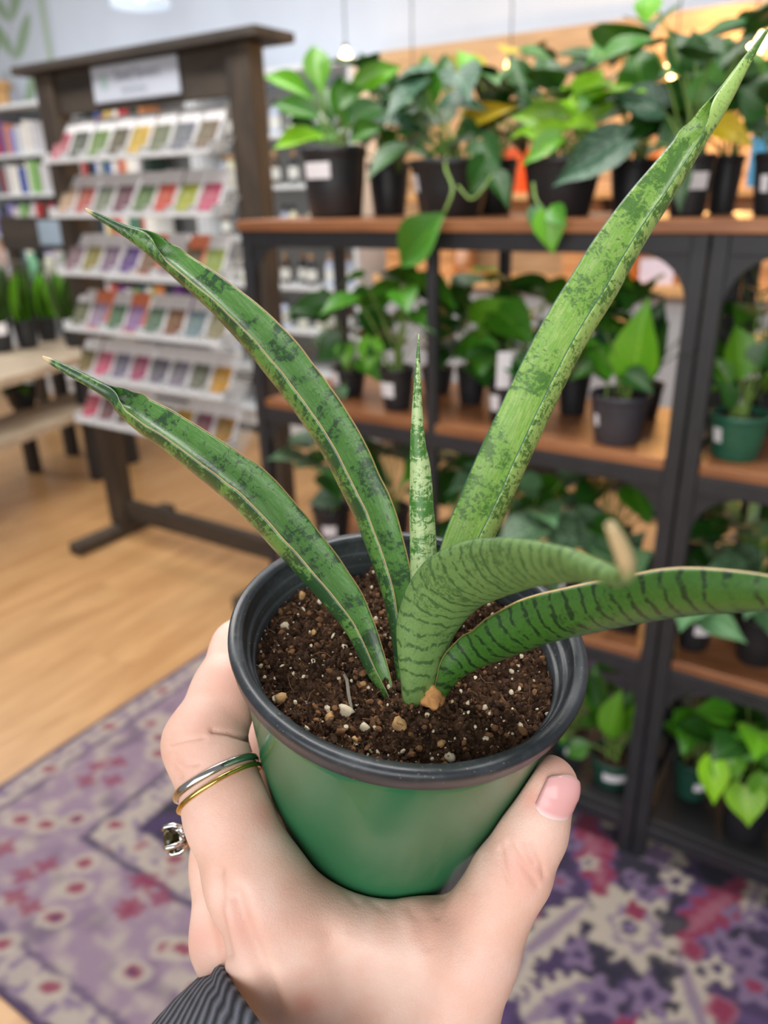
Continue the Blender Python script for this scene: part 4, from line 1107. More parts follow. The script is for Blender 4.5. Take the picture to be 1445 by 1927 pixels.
# middle tier
MG = 'potted plants on the middle shelf'
potted('pothos', 'pothos in small black pot at left end of middle shelf', 622, 690, 692, 1.46, Z3, m_bpot, tag_px=[(634, 711, 22, 24)], group=MG, seed=11, leaves=[
    (625, 575, 532, 578, 50, LD, -.04, -.08), (612, 590, 608, 535, 62, LD, -.02, 0), (640, 640, 590, 680, 58, LD, -.05, -.08), (650, 650, 650, 690, 40, LB, -.05, -.07), (640, 730, 648, 752, 26, LM, -.06, -.07)], fill=(7, .09, .03, .15, .07, .10, [LD, LG, LD]))
potted('pothos', 'bushy pothos in black pot with white sticker below the leaning young leaf', 712, 782, 690, 1.41, Z3, m_bpot, tag_px=[(730, 733, 32, 28)], group=MG, seed=12, leaves=[
    (690, 590, 745, 540, 80, LG, .05, .06), (690, 560, 650, 560, 50, LG), (745, 640, 690, 660, 70, LD), (770, 560, 790, 520, 40, LB, .06, .06), (720, 620, 670, 590, 66, LD), (700, 640, 690, 700, 50, LB, -.03, -.06)], fill=(12, .13, .04, .20, .07, .11, [LD, LG, LG]))
potted('pothos', 'pothos in black pot right of the thin middle post', 858, 918, 690, 1.53, Z3, m_bpot, group=MG, seed=13, leaves=[
    (900, 610, 950, 560, 74, LB, 0, -.02), (940, 590, 1005, 640, 84, LG, -.06, -.1), (905, 640, 905, 715, 62, LG, -.08, -.12), (880, 590, 840, 560, 60, LD), (860, 640, 830, 680, 60, LD)], fill=(12, .13, .03, .2, .07, .11, [LD, LG, LD]))
potted('pothos', 'pothos with tall white plant tag beside the broad leaf', 918, 975, 715, 1.42, Z3, m_bpot, tag_px=[(932, 757, 20, 30)], group=MG, seed=14, fill=(6, .09, .03, .12, .06, .09, [LG, LD]))
p = ony(948, 697, 1.36); tg = tag(MB().box(-.0135, .0135, -.001, .001, -.036, .036, .0008).build('plant_tag', m_tag), 'upright rounded white plant tag between pots on middle shelf', 'tag')
tg.location = Vector(p); tg.rotation_euler = (.1, 0, YAW)
potted('pothos', 'pothos in black pot tucked behind the grey-black pot', 1050, 1114, 700, 1.55, Z3, m_bpot, group=MG, seed=15, fill=(12, .13, .03, .2, .07, .11, [LD, LG, LD]))
potted('pothos', 'pothos with one large upright leaf in grey-black pot at front of middle shelf', 1112, 1224, 738, 1.40, Z3, M('charcoal_pot_plastic', c(62, 62, 70), .45, .08, 40), tag_px=[(1122, 790, 10, 22)], group=MG, seed=16, leaves=[
    (1195, 700, 1212, 566, 92, LB, .0, -.03), (1150, 690, 1105, 660, 80, LG, -.02, -.05), (1165, 680, 1130, 610, 70, LK, .03, .05), (1205, 715, 1265, 600, 40, LG, .05, .08), (1180, 705, 1230, 735, 50, LD, -.02, -.04), (1215, 640, 1250, 560, 60, LD, .1, .1)], fill=(5, .09, .04, .14, .06, .09, [LG, LD]))
potted('pothos', 'leafy plant at back of middle shelf behind the large upright leaf', 1190, 1250, 720, 1.60, Z3, m_bpot, group=MG, seed=17, fill=(14, .14, .05, .22, .08, .12, [LD, LG, LD]))
potted('pothos', 'upright plant in green pot with sticker at right of middle shelf', 1338, 1450, 775, 1.41, Z3, m_gpot, tag_px=[(1350, 818, 18, 28)], group=MG, seed=18, leaves=[
    (1395, 715, 1392, 612, 72, LB, 0, 0), (1375, 730, 1345, 670, 40, LG, -.02, -.03), (1380, 770, 1360, 720, 44, LD, -.03, -.05), (1430, 690, 1445, 640, 60, LD, 0, 0), (1425, 745, 1450, 715, 44, LG), (1410, 700, 1440, 665, 50, LD)], fill=(8, .09, .03, .2, .06, .09, [LG, LD, LB]), shape='oval')
potted('pothos', 'dark glossy plant at back right of middle shelf near the picture edge', 1400, 1480, 720, 1.59, Z3, m_bpot, group=MG, seed=19, fill=(12, .13, .05, .24, .07, .11, [LD, LD, LG]))
potted('pothos', 'dark pothos at back of middle shelf between two front pots', 790, 855, 690, 1.58, Z3, m_bpot, group=MG, seed=20, fill=(12, .13, .04, .2, .08, .11, [LD, LG]))
potted('pothos', 'dark pothos at back of middle shelf behind the broad leaf', 960, 1030, 690, 1.60, Z3, m_bpot, group=MG, seed=21, fill=(12, .13, .04, .22, .08, .11, [LD, LG]))

# lower tier: silvery and dark plants
BG = 'potted plants on the lower shelf'
potted('silver_pothos', 'silvery plant behind the rim of held pot, left on lower shelf', 590, 665, 1030, 1.45, Z2, m_bpot, group=BG, seed=31, h=.10, tag_px=[(620, 1000, 26, 22)], leaves=[(640, 935, 575, 945, 50, LS, -.03, -.08), (660, 900, 625, 880, 60, LD)], fill=(10, .12, .04, .2, .08, .12, [LS, LD, LD]))
potted('silver_pothos', 'dark leafy plant behind the young leaf on lower shelf', 700, 775, 1010, 1.52, Z2, m_bpot, group=BG, seed=32, h=.10, tag_px=[(725, 965, 20, 24)], fill=(14, .13, .04, .20, .08, .12, [LD, LS, LD, LG]))
potted('silver_pothos', 'dark leafy plant right of the middle post on lower shelf', 830, 905, 1010, 1.50, Z2, m_bpot, group=BG, seed=33, h=.10, tag_px=[(850, 950, 24, 26)], fill=(14, .13, .04, .20, .08, .12, [LD, LD, LG]))
potted('silver_pothos', 'silver-leaved plant beside the broad leaf on lower shelf', 955, 1035, 1020, 1.45, Z2, m_bpot, group=BG, seed=34, h=.10, leaves=[(990, 960, 945, 990, 54, LS), (1010, 920, 960, 900, 60, LM, -.02, -.05), (1060, 1000, 1130, 1030, 66, LS, -.05, -.08)], fill=(12, .13, .03, .2, .08, .12, [LS, LM, LD]))
potted('silver_pothos', 'grey-green plant with white sticker near the tan leaf tip on lower shelf', 1035, 1110, 1010, 1.41, Z2, m_bpot, tag_px=[(1056, 1006, 34, 26)], group=BG, seed=35, h=.10, leaves=[(1075, 1000, 1035, 960, 66, LS, 0, -.02), (1090, 985, 1130, 960, 60, LS)], fill=(7, .1, .03, .14, .08, .11, [LS, LM, LD]))
potted('silver_pothos', 'dark bushy plant at back of lower shelf under the front pots', 1100, 1180, 1000, 1.58, Z2, m_bpot, tag_px=[(1190, 955, 20, 20)], group=BG, seed=36, h=.10, fill=(16, .16, .05, .20, .08, .12, [LD, LG, LD]))
potted('silver_pothos', 'mint-leaved plant beside the double post on lower shelf', 1150, 1225, 1060, 1.41, Z2, m_bpot, group=BG, seed=37, h=.10, leaves=[(1180, 1060, 1225, 1040, 60, LM, -.03, -.05), (1185, 1040, 1210, 1000, 50, LS)], fill=(6, .09, .02, .12, .07, .1, [LS, LM]))
potted('silver_pothos', 'pale mint plant in black pot with oval sticker, front right of lower shelf', 1278, 1350, 1142, 1.41, Z2, m_bpot, tag_px=[(1326, 1188, 36, 22)], group=BG, seed=38, leaves=[(1330, 1160, 1402, 1205, 56, LM, -.05, -.09), (1310, 1155, 1360, 1140, 60, LM, -.03, -.05), (1370, 1150, 1395, 1050, 60, LS, .05, .08), (1400, 1060, 1445, 1040, 70, LS, .05, .04)], fill=(4, .08, .02, .1, .07, .1, [LM, LS]))
potted('silver_pothos', 'mint plant in black pot at right edge of lower shelf', 1390, 1480, 1155, 1.42, Z2, m_bpot, group=BG, seed=39, leaves=[(1430, 1160, 1400, 1130, 60, LM), (1440, 1150, 1470, 1190, 60, LM, -.05, -.08)], fill=(8, .11, .03, .16, .08, .11, [LM, LS]))
potted('silver_pothos', 'dark hanging plant at back right of lower shelf', 1395, 1475, 1000, 1.59, Z2, m_bpot, group=BG, seed=40, h=.10, fill=(16, .14, .06, .20, .08, .12, [LD, LG, LD]))

# bottom tier
CG = 'potted plants on the bottom shelf'
potted('young_plant', 'bright young plant in dark green pot with white sticker beside the thumb', 1112, 1198, 1418, 1.41, Z1, m_dgpot, tag_px=[(1158, 1465, 48, 18)], group=CG, seed=41, shape='oval', leaves=[(1150, 1390, 1160, 1305, 52, LB, -.02, -.02), (1130, 1350, 1115, 1255, 46, LG, .02, .03), (1180, 1380, 1195, 1330, 40, LB), (1110, 1400, 1065, 1420, 40, LG, -.03, -.06), (1165, 1370, 1185, 1300, 40, LG)], fill=(6, .07, .02, .14, .06, .09, [LG, LB]))
potted('young_plant', 'green plant in dark green pot with sticker behind the thumb tip', 1035, 1105, 1405, 1.47, Z1, m_dgpot, tag_px=[(1078, 1436, 30, 16)], group=CG, seed=42, shape='oval', fill=(12, .1, .03, .22, .07, .1, [LG, LD, LG]))
potted('young_plant', 'green plant in dark green pot with round sticker under the right-hand shelf', 1272, 1345, 1425, 1.46, Z1, m_dgpot, tag_px=[(1316, 1484, 20, 18)], group=CG, seed=43, leaves=[(1290, 1380, 1245, 1360, 46, LG, -.03, -.06), (1300, 1370, 1290, 1335, 40, LB)], fill=(10, .12, .04, .18, .07, .1, [LG, LD, LG]))
potted('neon_pothos', 'lime and green pothos spilling over its pot at bottom right', 1372, 1470, 1440, 1.40, Z1, m_bpot, group=CG, seed=44, leaves=[
    (1340, 1430, 1345, 1518, 56, LN, -.09, -.13), (1360, 1425, 1375, 1500, 66, LB, -.07, -.1), (1400, 1480, 1410, 1558, 74, LN, -.09, -.13), (1420, 1385, 1395, 1440, 70, LG, -.05, -.08), (1440, 1390, 1450, 1450, 70, LG, -.06, -.08), (1385, 1420, 1360, 1460, 50, LB, -.06, -.09), (1440, 1460, 1430, 1520, 60, LB, -.08, -.1)], fill=(10, .12, .03, .16, .07, .1, [LG, LB, LD]))
potted('young_plant', 'dark plant at back of the bottom shelf behind the lime pothos', 1400, 1480, 1400, 1.60, Z1, m_dgpot, group=CG, seed=45, fill=(14, .16, .05, .24, .08, .11, [LD, LG]))

# ================================================================== SEED RACK
m_rackw = wood_mat('dark_stained_wood', c(44, 37, 32), c(74, 62, 50), .6, (5, 5, 1.2), .1)
m_rackr = wood_mat('dark_roof_wood', c(44, 38, 34), c(70, 61, 53), .6, (1.2, 7, 5), .1)
RKY = 1.94; RL, RRt = -2.645, -1.735
rack = thing('seed_rack', 'tall dark wooden seed packet rack with roof board and sign', 'rack', ((RL+RRt)/2, RKY, 0))
for x in (RL, RRt):
    MB().box(x-.045, x+.045, RKY-.035, RKY+.035, .05, 1.755, .004).build('post', m_rackw, rack)
    MB().box(x-.035, x+.035, RKY-.26, RKY+.26, 0, .05, .006).build('foot', m_rackw, rack)
MB().box(RL+.045, RRt-.045, RKY-.02, RKY+.02, .085, .165, .004).build('stretcher', m_rackr, rack)
MB().box(RL-.125, RRt+.105, RKY-.065, RKY+.11, 1.757, 1.785, .004).build('roof_board', m_rackr, rack)
MB().box(RL+.045, RRt-.045, RKY-.015, RKY+.015, 1.625, 1.755, .003).build('header_board', m_rackr, rack)
sgn = MB().box(-2.392, -1.988, RKY-.026, RKY-.0155, 1.645, 1.752, .004).build('sign', M('pale_sign', c(186, 192, 206), .5, .04, 8), rack)
def lettering(txt, size, loc, mat, parent, name='lettering'):
    cu = bpy.data.curves.new('txt', 'FONT'); cu.body = txt; cu.size = size; cu.extrude = .0006; cu.align_x = 'LEFT'
    tmp = bpy.data.objects.new('txt', cu); COL.objects.link(tmp)
    dg = bpy.context.evaluated_depsgraph_get(); me = bpy.data.meshes.new_from_object(tmp.evaluated_get(dg))
    bpy.data.objects.remove(tmp); bpy.data.curves.remove(cu)
    me.transform(Matrix.Translation(loc) @ Matrix.Rotation(math.pi/2, 4, 'X')); me.name = name
    return obj(name, me, mat, parent)
m_ink = M('sign_ink', c(128, 130, 148), .6, .05)
lettering('Seed Savers', .044, (-2.275, RKY-.027, 1.703), m_ink, sgn)
lettering('EXCHANGE', .022, (-2.25, RKY-.027, 1.668), M('sign_ink_pale', c(158, 164, 178), .6, .05), sgn)
MB().lathe([(0, 0), (.014, .0), (.016, .0006), (0, .0008)], (-2.33, RKY-.0265, 1.705), 20, False, (np.array([1., 0, 0]), np.array([0, 0, 1.5]), np.array([0, -1., 0]))).build('emblem', M('sign_green', c(150, 176, 172), .6, .05), sgn)
m_white = M('white_plastic', c(200, 200, 202), .5, .04, 20)
m_wire = M('grey_wire', c(150, 146, 142), .4, .05, 30, metal=.6)
ROWS = [1.475, 1.297, 1.10, .90, .722, .548]
PCOL = [['c8486e', '48444a', '6a8a3a', '5a4038', 'e0b018', '707058', '605a78', '704838'],
        ['c89a80', 'c8484c', '8a8a80', '7a3060', '5c7844', 'd83030', 'b0b020', 'd02870'],
        ['8c5a78', '9a8440', '906a94', '6a3098', '8a5a50', '94707e', '5c3c34', '9aa848'],
        ['706a58', 'b090b8', '5c7c68', 'a878b8', '647c70', '8a4a3c', '7c90a0', '9a8a70'],
        ['8a6a40', 'e86090', '8a7aa0', 'b84880', '7a6a88', '90809a', '7a7470', 'd89838'],
        ['d84070', '8a5068', '6a4a40', 'c8a838', '70904c', 'd8a028', '9a4a70', 'b07838']]
ORANGE = {(2, 4), (2, 6), (3, 1), (3, 3)}
CN = {'c8486e': 'rose red', '48444a': 'charcoal', '6a8a3a': 'leaf green', '5a4038': 'dark brown', 'e0b018': 'golden yellow', '707058': 'grey-green', '605a78': 'grey-violet', '704838': 'brown'}
def hexc(h): return c(int(h[:2], 16), int(h[2:4], 16), int(h[4:], 16))
def hue_name(h):
    r, g, b = int(h[:2], 16), int(h[2:4], 16), int(h[4:], 16); mx, mn = max(r, g, b), min(r, g, b)
    if mx-mn < 30: return 'grey'
    if r >= g and r >= b: return 'pink' if b > g+15 and r > 150 else ('yellow' if g > .65*r and b < .6*r and r > 140 else ('red' if r > 140 and g < 110 else 'brown'))
    if g >= r and g >= b: return 'green'
    return 'purple'
pic_mats = {}
def pic_mat(h, k):
    if h in pic_mats: return pic_mats[h]
    t = NT('flower_print_'+hue_name(h)); co = t.n('ShaderNodeTexCoord').outputs['Object']
    n = t.noise(co, 42, 3, .6, .5); n2 = t.noise(co, 90, 2)
    base = hexc(h); dk = tuple(x*.35 for x in base[:3])+(1,)
    cc = t.mix(t.ramp(n, .35, .62), base, t.mix(n2, dk, c(96, 124, 70))); cc = t.mix(t.ramp(n2, .62, .72), cc, c(226, 210, 200))
    t.set(Base_Color=t.mix(1.0, t.mix(.3, cc, base), (.72, .72, .72, 1), 'MULTIPLY'), Roughness=.5); pic_mats[h] = t.m
    return t.m
m_orp = M('orange_packet', c(206, 116, 82), .5, .08, 30)
m_paper = M('packet_paper', c(206, 203, 204), .55, .05, 50)
PK = {}
pwid, phei = .097, .158
def packet_mesh(m_):
    if m_.name in PK: return PK[m_.name]
    bm = bmesh.new(); bmesh.ops.create_grid(bm, x_segments=6, y_segments=8, size=.5)
    for v in bm.verts:
        u, s_ = v.co.x*2, v.co.y*2; v.co = Vector((u*pwid/2, -.0045*(1-u**4)*(1-min(1, abs(s_))**4), s_*phei/2+phei/2))
    r0 = bmesh.ops.duplicate(bm, geom=bm.faces[:]); nv = [g for g in r0['geom'] if isinstance(g, bmesh.types.BMVert)]
    for v in nv: v.co.y = -v.co.y+.0006
    me = bpy.data.meshes.new('packet'); bm.to_mesh(me); bm.free(); me.materials.append(m_); fixn(me); PK[m_.name] = me
    return me
pic_cache = {}
def pic_mesh(m_):
    if m_.name not in pic_cache:
        mb = MB().box(-pwid*.41, pwid*.41, -.0061, -.0052, phei*.08, phei*.66); me = bpy.data.meshes.new('picture'); me.from_pydata(mb.v, [], mb.f); me.materials.append(m_); pic_cache[m_.name] = me
    return pic_cache[m_.name]
RNAME = ['top', 'second', 'third', 'fourth', 'fifth', 'bottom']
rng = random.Random(5)
for i, z in enumerate(ROWS):
    x0, x1 = RL+.0, RRt-.095
    yb = RKY-.055-.012*i
    # moulded tray: sloping back, floor and a front lip
    MB().add([(x0, yb+.045, z+.06), (x1, yb+.045, z+.06), (x1, yb+.02, z-.004), (x0, yb+.02, z-.004), (x0, yb-.028, z-.004), (x1, yb-.028, z-.004), (x1, yb-.03, z+.010), (x0, yb-.03, z+.010)],
             [(0, 1, 2, 3), (3, 2, 5, 4), (4, 5, 6, 7)]).build('tray', m_white, rack).modifiers.new('thick', 'SOLIDIFY').thickness = .003
    MB().box(x0, x1, yb-.034, yb-.026, z-.006, z+.004, .002).build('tray_lip', m_white, rack)
    MB().box(RL-.01, RRt+.01, RKY-.012, RKY+.012, z+.03, z+.052).build('back_rail', m_rackr, rack)
    for k in range(9):
        xx = x0+(x1-x0)*k/8
        MB().box(xx-.0015, xx+.0015, yb-.03, yb+.02, z-.002, z+.03).build('divider', m_white, rack)
    for k in range(8):
        h_ = PCOL[i][k]; orange = (i, k) in ORANGE
        xx = x0+(x1-x0)*(k+.5)/8
        nm = hue_name(h_)
        t = thing('seed_packet', f'{"orange" if orange else "white"} seed packet with {nm} picture, {ORD[k]} from left in {RNAME[i]} row of rack', 'seed packet', (xx, yb-.008, z), 'seed packets in the rack')
        t.rotation_euler = (-.55+rng.uniform(-.02, .02), rng.uniform(-.02, .02), rng.uniform(-.03, .03))
        o = bpy.data.objects.new('packet', packet_mesh(m_orp if orange else m_paper)); COL.objects.link(o); o.parent = t
        o = bpy.data.objects.new('picture', pic_mesh(pic_mat(h_, 0))); COL.objects.link(o); o.parent = t
    # wire pegs at the right end of each row
    for k in range(5):
        xx = x1+.012+k*.012
        MB().tube([(xx, yb-.02, z-.005), (xx, yb+.04, z+.06), (xx, yb+.05, z+.13)], .002, 5).build('wire_peg', m_wire, rack)
# small lower clip-on sign
MB().box(RL+.52, RL+.68, RKY-.17, RKY-.165, .70, .712).build('tray_clip', m_steel, rack)

# second display rack half hidden behind the first, with a small sign and wire basket
YR2 = 2.80
r2 = thing('display_rack', 'dark wooden display rack with small blue sign left behind the seed rack', 'rack', (-3.9, YR2, 0))
xa, xb_ = ony(22, 450, YR2)[0], ony(170, 450, YR2)[0]
for x in (xa, xb_): MB().box(x-.03, x+.03, YR2-.03, YR2+.03, 0, ony(60, 405, YR2)[2], .004).build('post', m_rackw, r2)
MB().box(xa-.05, xb_+.05, YR2-.035, YR2+.02, ony(60, 470, YR2)[2], ony(60, 408, YR2)[2], .004).build('header_board', m_rackr, r2)
q0, q1 = ony(70, 415, YR2-.04), ony(131, 462, YR2-.04)
MB().box(q0[0], q1[0], YR2-.046, YR2-.036, q1[2], q0[2], .003).build('sign', M('small_blue_sign', c(150, 166, 182), .5, .05, 10), r2)
zt = ony(70, 488, YR2)[2]
for k in range(26):
    xx = xa+.03+(xb_-xa-.06)*k/25
    MB().tube([(xx, YR2-.14, zt-.10), (xx, YR2-.14, zt)], .002, 5).build('basket_wire', m_wire, r2)
for zz in (zt, zt-.05, zt-.10): MB().tube([(xa+.02, YR2-.14, zz), (xb_-.02, YR2-.14, zz)], .003, 6).build('basket_rail', m_wire, r2)
MB().box(xa, xb_, YR2-.14, YR2-.03, zt-.108, zt-.10).build('basket_floor', m_wire, r2)
for k, (px_, nm, col) in enumerate(((55, 'mint green', c(120, 196, 150)), (88, 'cream', c(210, 210, 190)), (110, 'grey-green', c(150, 160, 150)))):
    q = ony(px_, 470, YR2-.09); b_ = thing('small_bag', f'small {nm} bag in the wire basket under the little blue sign', 'bag', (q[0], YR2-.085, zt-.10))
    MB().lathe([(0, 0), (.030, 0), (.034, .03), (.030, .10), (.012, .125), (.018, .14), (0, .138)], (q[0], YR2-.085, zt-.10), 14).build('bag_body', M('bag_'+nm.replace(' ', '_'), col, .6, .1, 40), b_, True)
    MB().lathe([(.0125, .118), (.016, .122), (.0125, .128)], (q[0], YR2-.085, zt-.10), 12).build('bag_tie', m_wire, b_, True)

# ================================================================== TIERED DISPLAY STAND WITH SNAKE PLANTS
m_grey = wood_mat('weathered_board', c(150, 134, 114), c(186, 170, 148), .6, (6, 1.4, 5), .10)
da = R(13.3); ud = Vector((-math.sin(da), math.cos(da), 0)); vd = Vector((-math.cos(da), -math.sin(da), 0))
st = thing('display_stand', 'two-tier weathered wood display bench with black legs at left edge', 'bench', (-3.4, 1.9, 0))
def slab(z, near, depth_, n, th):
    for k in range(n):
        w0 = depth_/n; ctr = Vector((near[0], near[1], 0))+vd*(w0*(k+.5))
        a = ctr-ud*.95; b = ctr+ud*.72
        MB().beam((a.x, a.y, z-th/2), (b.x, b.y, z-th/2), w0-.006, th).build('board', m_grey, st)
n1 = onz(80, 692, .65); n2 = onz(90, 800, .40)
slab(.65, n1, .56, 4, .038); slab(.40, n2, .34, 2, .036)
for f_, g in ((-.8, .03), (-.8, .50), (.30, .06), (.58, .06), (.30, .48), (.6, .48)):
    p = Vector((n1[0], n1[1], 0))+ud*f_+vd*g
    MB().box(p.x-.03, p.x+.03, p.y-.03, p.y+.03, 0, .612, .003).build('leg', m_steel, st)
for f_ in (-.8, .30, .6):
    a = Vector((n1[0], n1[1], .34))+ud*f_+vd*.03; b = a+vd*.45; MB().beam(a, b, .03, .045).build('crossbar', m_steel, st)
LSN = leafmat('snake_leaf_yellow_edge', c(30, 66, 26), c(140, 156, 44), .4)
def snake_small(label, l, r, top, bot, seed, tagp=None):
    q = onz((l+r)/2, bot, .65); t = potted('snake_plant', label, l, r, top, q[1], .65, m_bpot, tag_px=tagp, group='snake plants on the display bench', seed=seed, shape='strap', taper=.78)
    rg = random.Random(seed); base = Vector(t.location)+Vector((0, 0, ony((l+r)/2, top, q[1])[2]-.65))
    for k in range(9):
        a = rg.uniform(0, 6.28); tl = rg.uniform(.02, .13); hh_ = rg.uniform(.16, .30)
        b = base+Vector((math.cos(a)*.02, math.sin(a)*.02, -.01))
        put_leaf(t, b, b+Vector((math.cos(a)*tl, math.sin(a)*tl, hh_)), rg.uniform(.04, .06), Vector((math.cos(a), math.sin(a)-.6, .4)), LSN if k % 3 else LB, 'strap')
snake_small('snake plant in black pot on the bench, nearest the left picture edge', -35, 18, 605, 660, 51, [(18, 625, 22, 22)])
snake_small('snake plant in black pot on the bench, between its two neighbours', 22, 66, 602, 653, 52)
snake_small('snake plant in black pot on the bench, closest to the seed rack', 112, 160, 600, 650, 53)
snake_small('small snake plant at back of the bench left of the display rack', 64, 102, 596, 640, 54)
low = Vector(onz(40, 780, .40)); t = potted('leafy_plant', 'dark plant in black pot on the lower tier of the bench', 10, 70, 745, low.y+.1, .40, m_bpot, seed=55, fill=(8, .08, .0, .06, .05, .08, [LD, LG]), h=.1)

# ================================================================== WHITE BOOKCASES ALONG THE BACK WALL
m_wsh = M('white_shelf_paint', c(222, 226, 230), .5, .03, 6)
m_page = M('book_pages', c(226, 220, 206), .8, .05, 60)
YB0, YB1 = 3.40, 3.78
SHZ = [.14, .40, .645, .885, 1.135, 1.40, 1.645]
BK = [(-5.62, -4.56, 'white bookcase of coloured books at far left'), (-4.54, -3.48, 'white bookcase behind the left half of the seed rack'), (-3.46, -2.38, 'white bookcase of bottles between seed rack and plant shelf')]
bookcols = ['2a3a30', '8ab870', 'd8d4d8', 'e0dce0', 'b82c30', '4058a0', 'd88a50', '8a80c0', 'c0c8d0', 'd8d4d8', 'f0ece4', 'e0dce0', 'f0ece4', '3a6a78', 'e0c060', '7a4a90', 'd86a60', 'f0ece4', '50806a', '303848']
CNM = {'2a3a30': 'black-green', '8ab870': 'light green', 'd8d4d8': 'pale grey', 'e0dce0': 'off-white', 'b82c30': 'red', '4058a0': 'blue', 'd88a50': 'orange', '8a80c0': 'lavender', 'c0c8d0': 'silver-blue', '3a6a78': 'teal', 'e0c060': 'yellow', '7a4a90': 'purple', 'd86a60': 'coral', 'f0ece4': 'cream', '50806a': 'sea green', '303848': 'navy'}
rng = random.Random(21)
def book(x, w_, h_, d_, z, hx, label):
    t = thing('book', label, 'book', (x+w_/2, YB0+.06, z), 'books on the white bookcases')
    th = .003; y0, y1 = YB0+.03, YB0+.03+d_
    MB().box(x, x+th, y0, y1, z, z+h_).box(x+w_-th, x+w_, y0, y1, z, z+h_).box(x+th, x+w_-th, y0, y0+th, z, z+h_).build('cover', M('book_cover_'+CNM[hx].replace(' ', '_').replace('-', '_'), hexc(hx), .5, .06, 30), t)
    MB().box(x+th, x+w_-th, y0+th, y1-.004, z+.004, z+h_-.005).build('pages', m_page, t)
def bottle(x, y, z, col, cap, label, s=1.0, group='bottles on the white bookcase'):
    t = thing('bottle', label, 'bottle', (x, y, z), group)
    MB().lathe([(0, 0), (.024*s, 0), (.026*s, .004), (.026*s, .085*s), (.022*s, .098*s), (.011*s, .108*s), (.011*s, .118*s), (0, .118*s)], (x, y, z), 14).build('body', col, t, True)
    MB().lathe([(0, .140*s), (.013*s, .140*s), (.0135*s, .116*s), (.0, .116*s)], (x, y, z), 12).build('cap', cap, t, True)
    MB().lathe([(.0266*s, .022*s), (.0266*s, .072*s)], (x, y, z), 14).build('bottle_label', M('bottle_label_white', c(226, 226, 220), .6, .05), t, True)
mcols = [M('amber_glass', c(70, 46, 26), .2), M('pale_jar', c(214, 210, 180), .3), M('blue_white_jar', c(190, 200, 224), .3), M('dark_jar', c(40, 42, 46), .3)]
m_capw = M('wood_cap', c(200, 160, 116), .6); m_capb = M('black_cap', c(30, 30, 32), .4)
for bi, (x0, x1, lab) in enumerate(BK):
    t = thing('bookcase', lab, 'bookcase', ((x0+x1)/2, YB0, 0), 'white bookcases along the back wall')
    top = 1.91
    for x in (x0, x1-.025): MB().box(x, x+.025, YB0, YB1, 0, top, .002).build('side_panel', m_wsh, t)
    MB().box(x0+.025, x1-.025, YB1-.012, YB1, .06, top-.02).build('back_panel', M('bookcase_back', c(196, 196, 194), .6, .03, 6), t)
    MB().box(x0-.01, x1+.01, YB0-.01, YB1, top, top+.025, .003).build('top_board', m_wsh, t)
    for z in SHZ: MB().box(x0+.025, x1-.025, YB0+.004, YB1-.013, z-.025, z, .002).build('shelf_board', m_wsh, t)
    MB().box(x0+.025, x1-.025, YB0+.02, YB0+.035, 0, .114).build('plinth', m_wsh, t)
    if bi < 2:
        for zi, z in enumerate(SHZ):
            if zi < 2: continue
            x = x0+.04; k = 0
            while x < x1-.12 and k < 12:
                w_ = rng.choice([.022, .03, .04, .055, .09]) if zi != 6 or bi else [.03, .035, .03, .05, .11, .05, .05, .06, .05, .05, .04, .03][k]
                hx = rng.choice(bookcols) if zi != 6 or bi else bookcols[k]
                book(x, w_, rng.uniform(.15, .205), .15, z+.0005, hx, f'{CNM[hx]} book, {ORD[k]} from left on {["lowest", "second", "third", "fourth", "fifth", "sixth", "uppermost"][zi]} shelf, {"far left" if bi == 0 else "middle"} bookcase')
                x += w_+.002+(.03 if rng.random() < .2 else 0); k += 1
    else:
        for zi, z in enumerate(SHZ):
            if zi == 0: continue
            for k in range(9 if zi > 1 else 5):
                m_ = mcols[(k*3+zi*2+k//2) % 4]
                bottle(x0+.10+k*.105, YB0+.06+.03*((k*7+zi) % 3), z+.0005, m_, m_capw if zi % 2 else m_capb, f'{m_.name.replace("_", " ")} bottle, {ORD[k]} from left on {["lowest", "second", "third", "fourth", "fifth", "sixth", "uppermost"][zi]} shelf of bottle bookcase', 1.15)
# wooden urn on the far left bookcase
q = ony(6, 190, 3.55)
urn = thing('wooden_urn', 'tan wooden vase on top of the far left bookcase', 'vase', (q[0], 3.55, 1.936))
MB().lathe([(0, 0), (.05, 0), (.055, .01), (.048, .05), (.05, .09), (.062, .12)], (q[0], 3.55, 1.936), 20).build('vase_body', M('turned_wood', c(196, 150, 96), .5, .12, 20, stretch=(1, 1, 6)), urn, True)
MB().lathe([(.062, .12), (.075, .122), (.078, .135), (.060, .165), (0, .17)], (q[0], 3.55, 1.936), 20).build('vase_lid', M('turned_wood', None), urn, True)

# ================================================================== COUNTER AND WARM CORNER BEHIND THE SHELVES
m_ctop = wood_mat('counter_wood', c(206, 150, 92), c(232, 184, 128), .4, (1.2, 8, 6), .08)
ctr = thing('counter', 'long pale counter with honey wood top behind the plant shelves', 'counter', (-.6, 3.5, 0))
MB().box(-2.28, 2.9, 3.38, 3.72, .92, .965, .004).build('worktop', m_ctop, ctr)
for k in range(8):
    MB().box(-2.26+k*.64, -2.26+k*.64+.63, 3.42, 3.72, .08, .918, .004).build('front_panel', M('pale_panel', c(176, 178, 184), .6, .04, 6), ctr)
MB().box(-2.22, 2.88, 3.46, 3.70, 0, .08).build('plinth', m_steel, ctr)
wsh = thing('wall_shelf', 'long honey wood wall shelf above the counter', 'shelf', (-.6, 3.65, 1.31))
MB().box(-2.2, 2.6, 3.56, 3.744, 1.30, 1.33, .003).build('shelf_board', m_ctop, wsh)
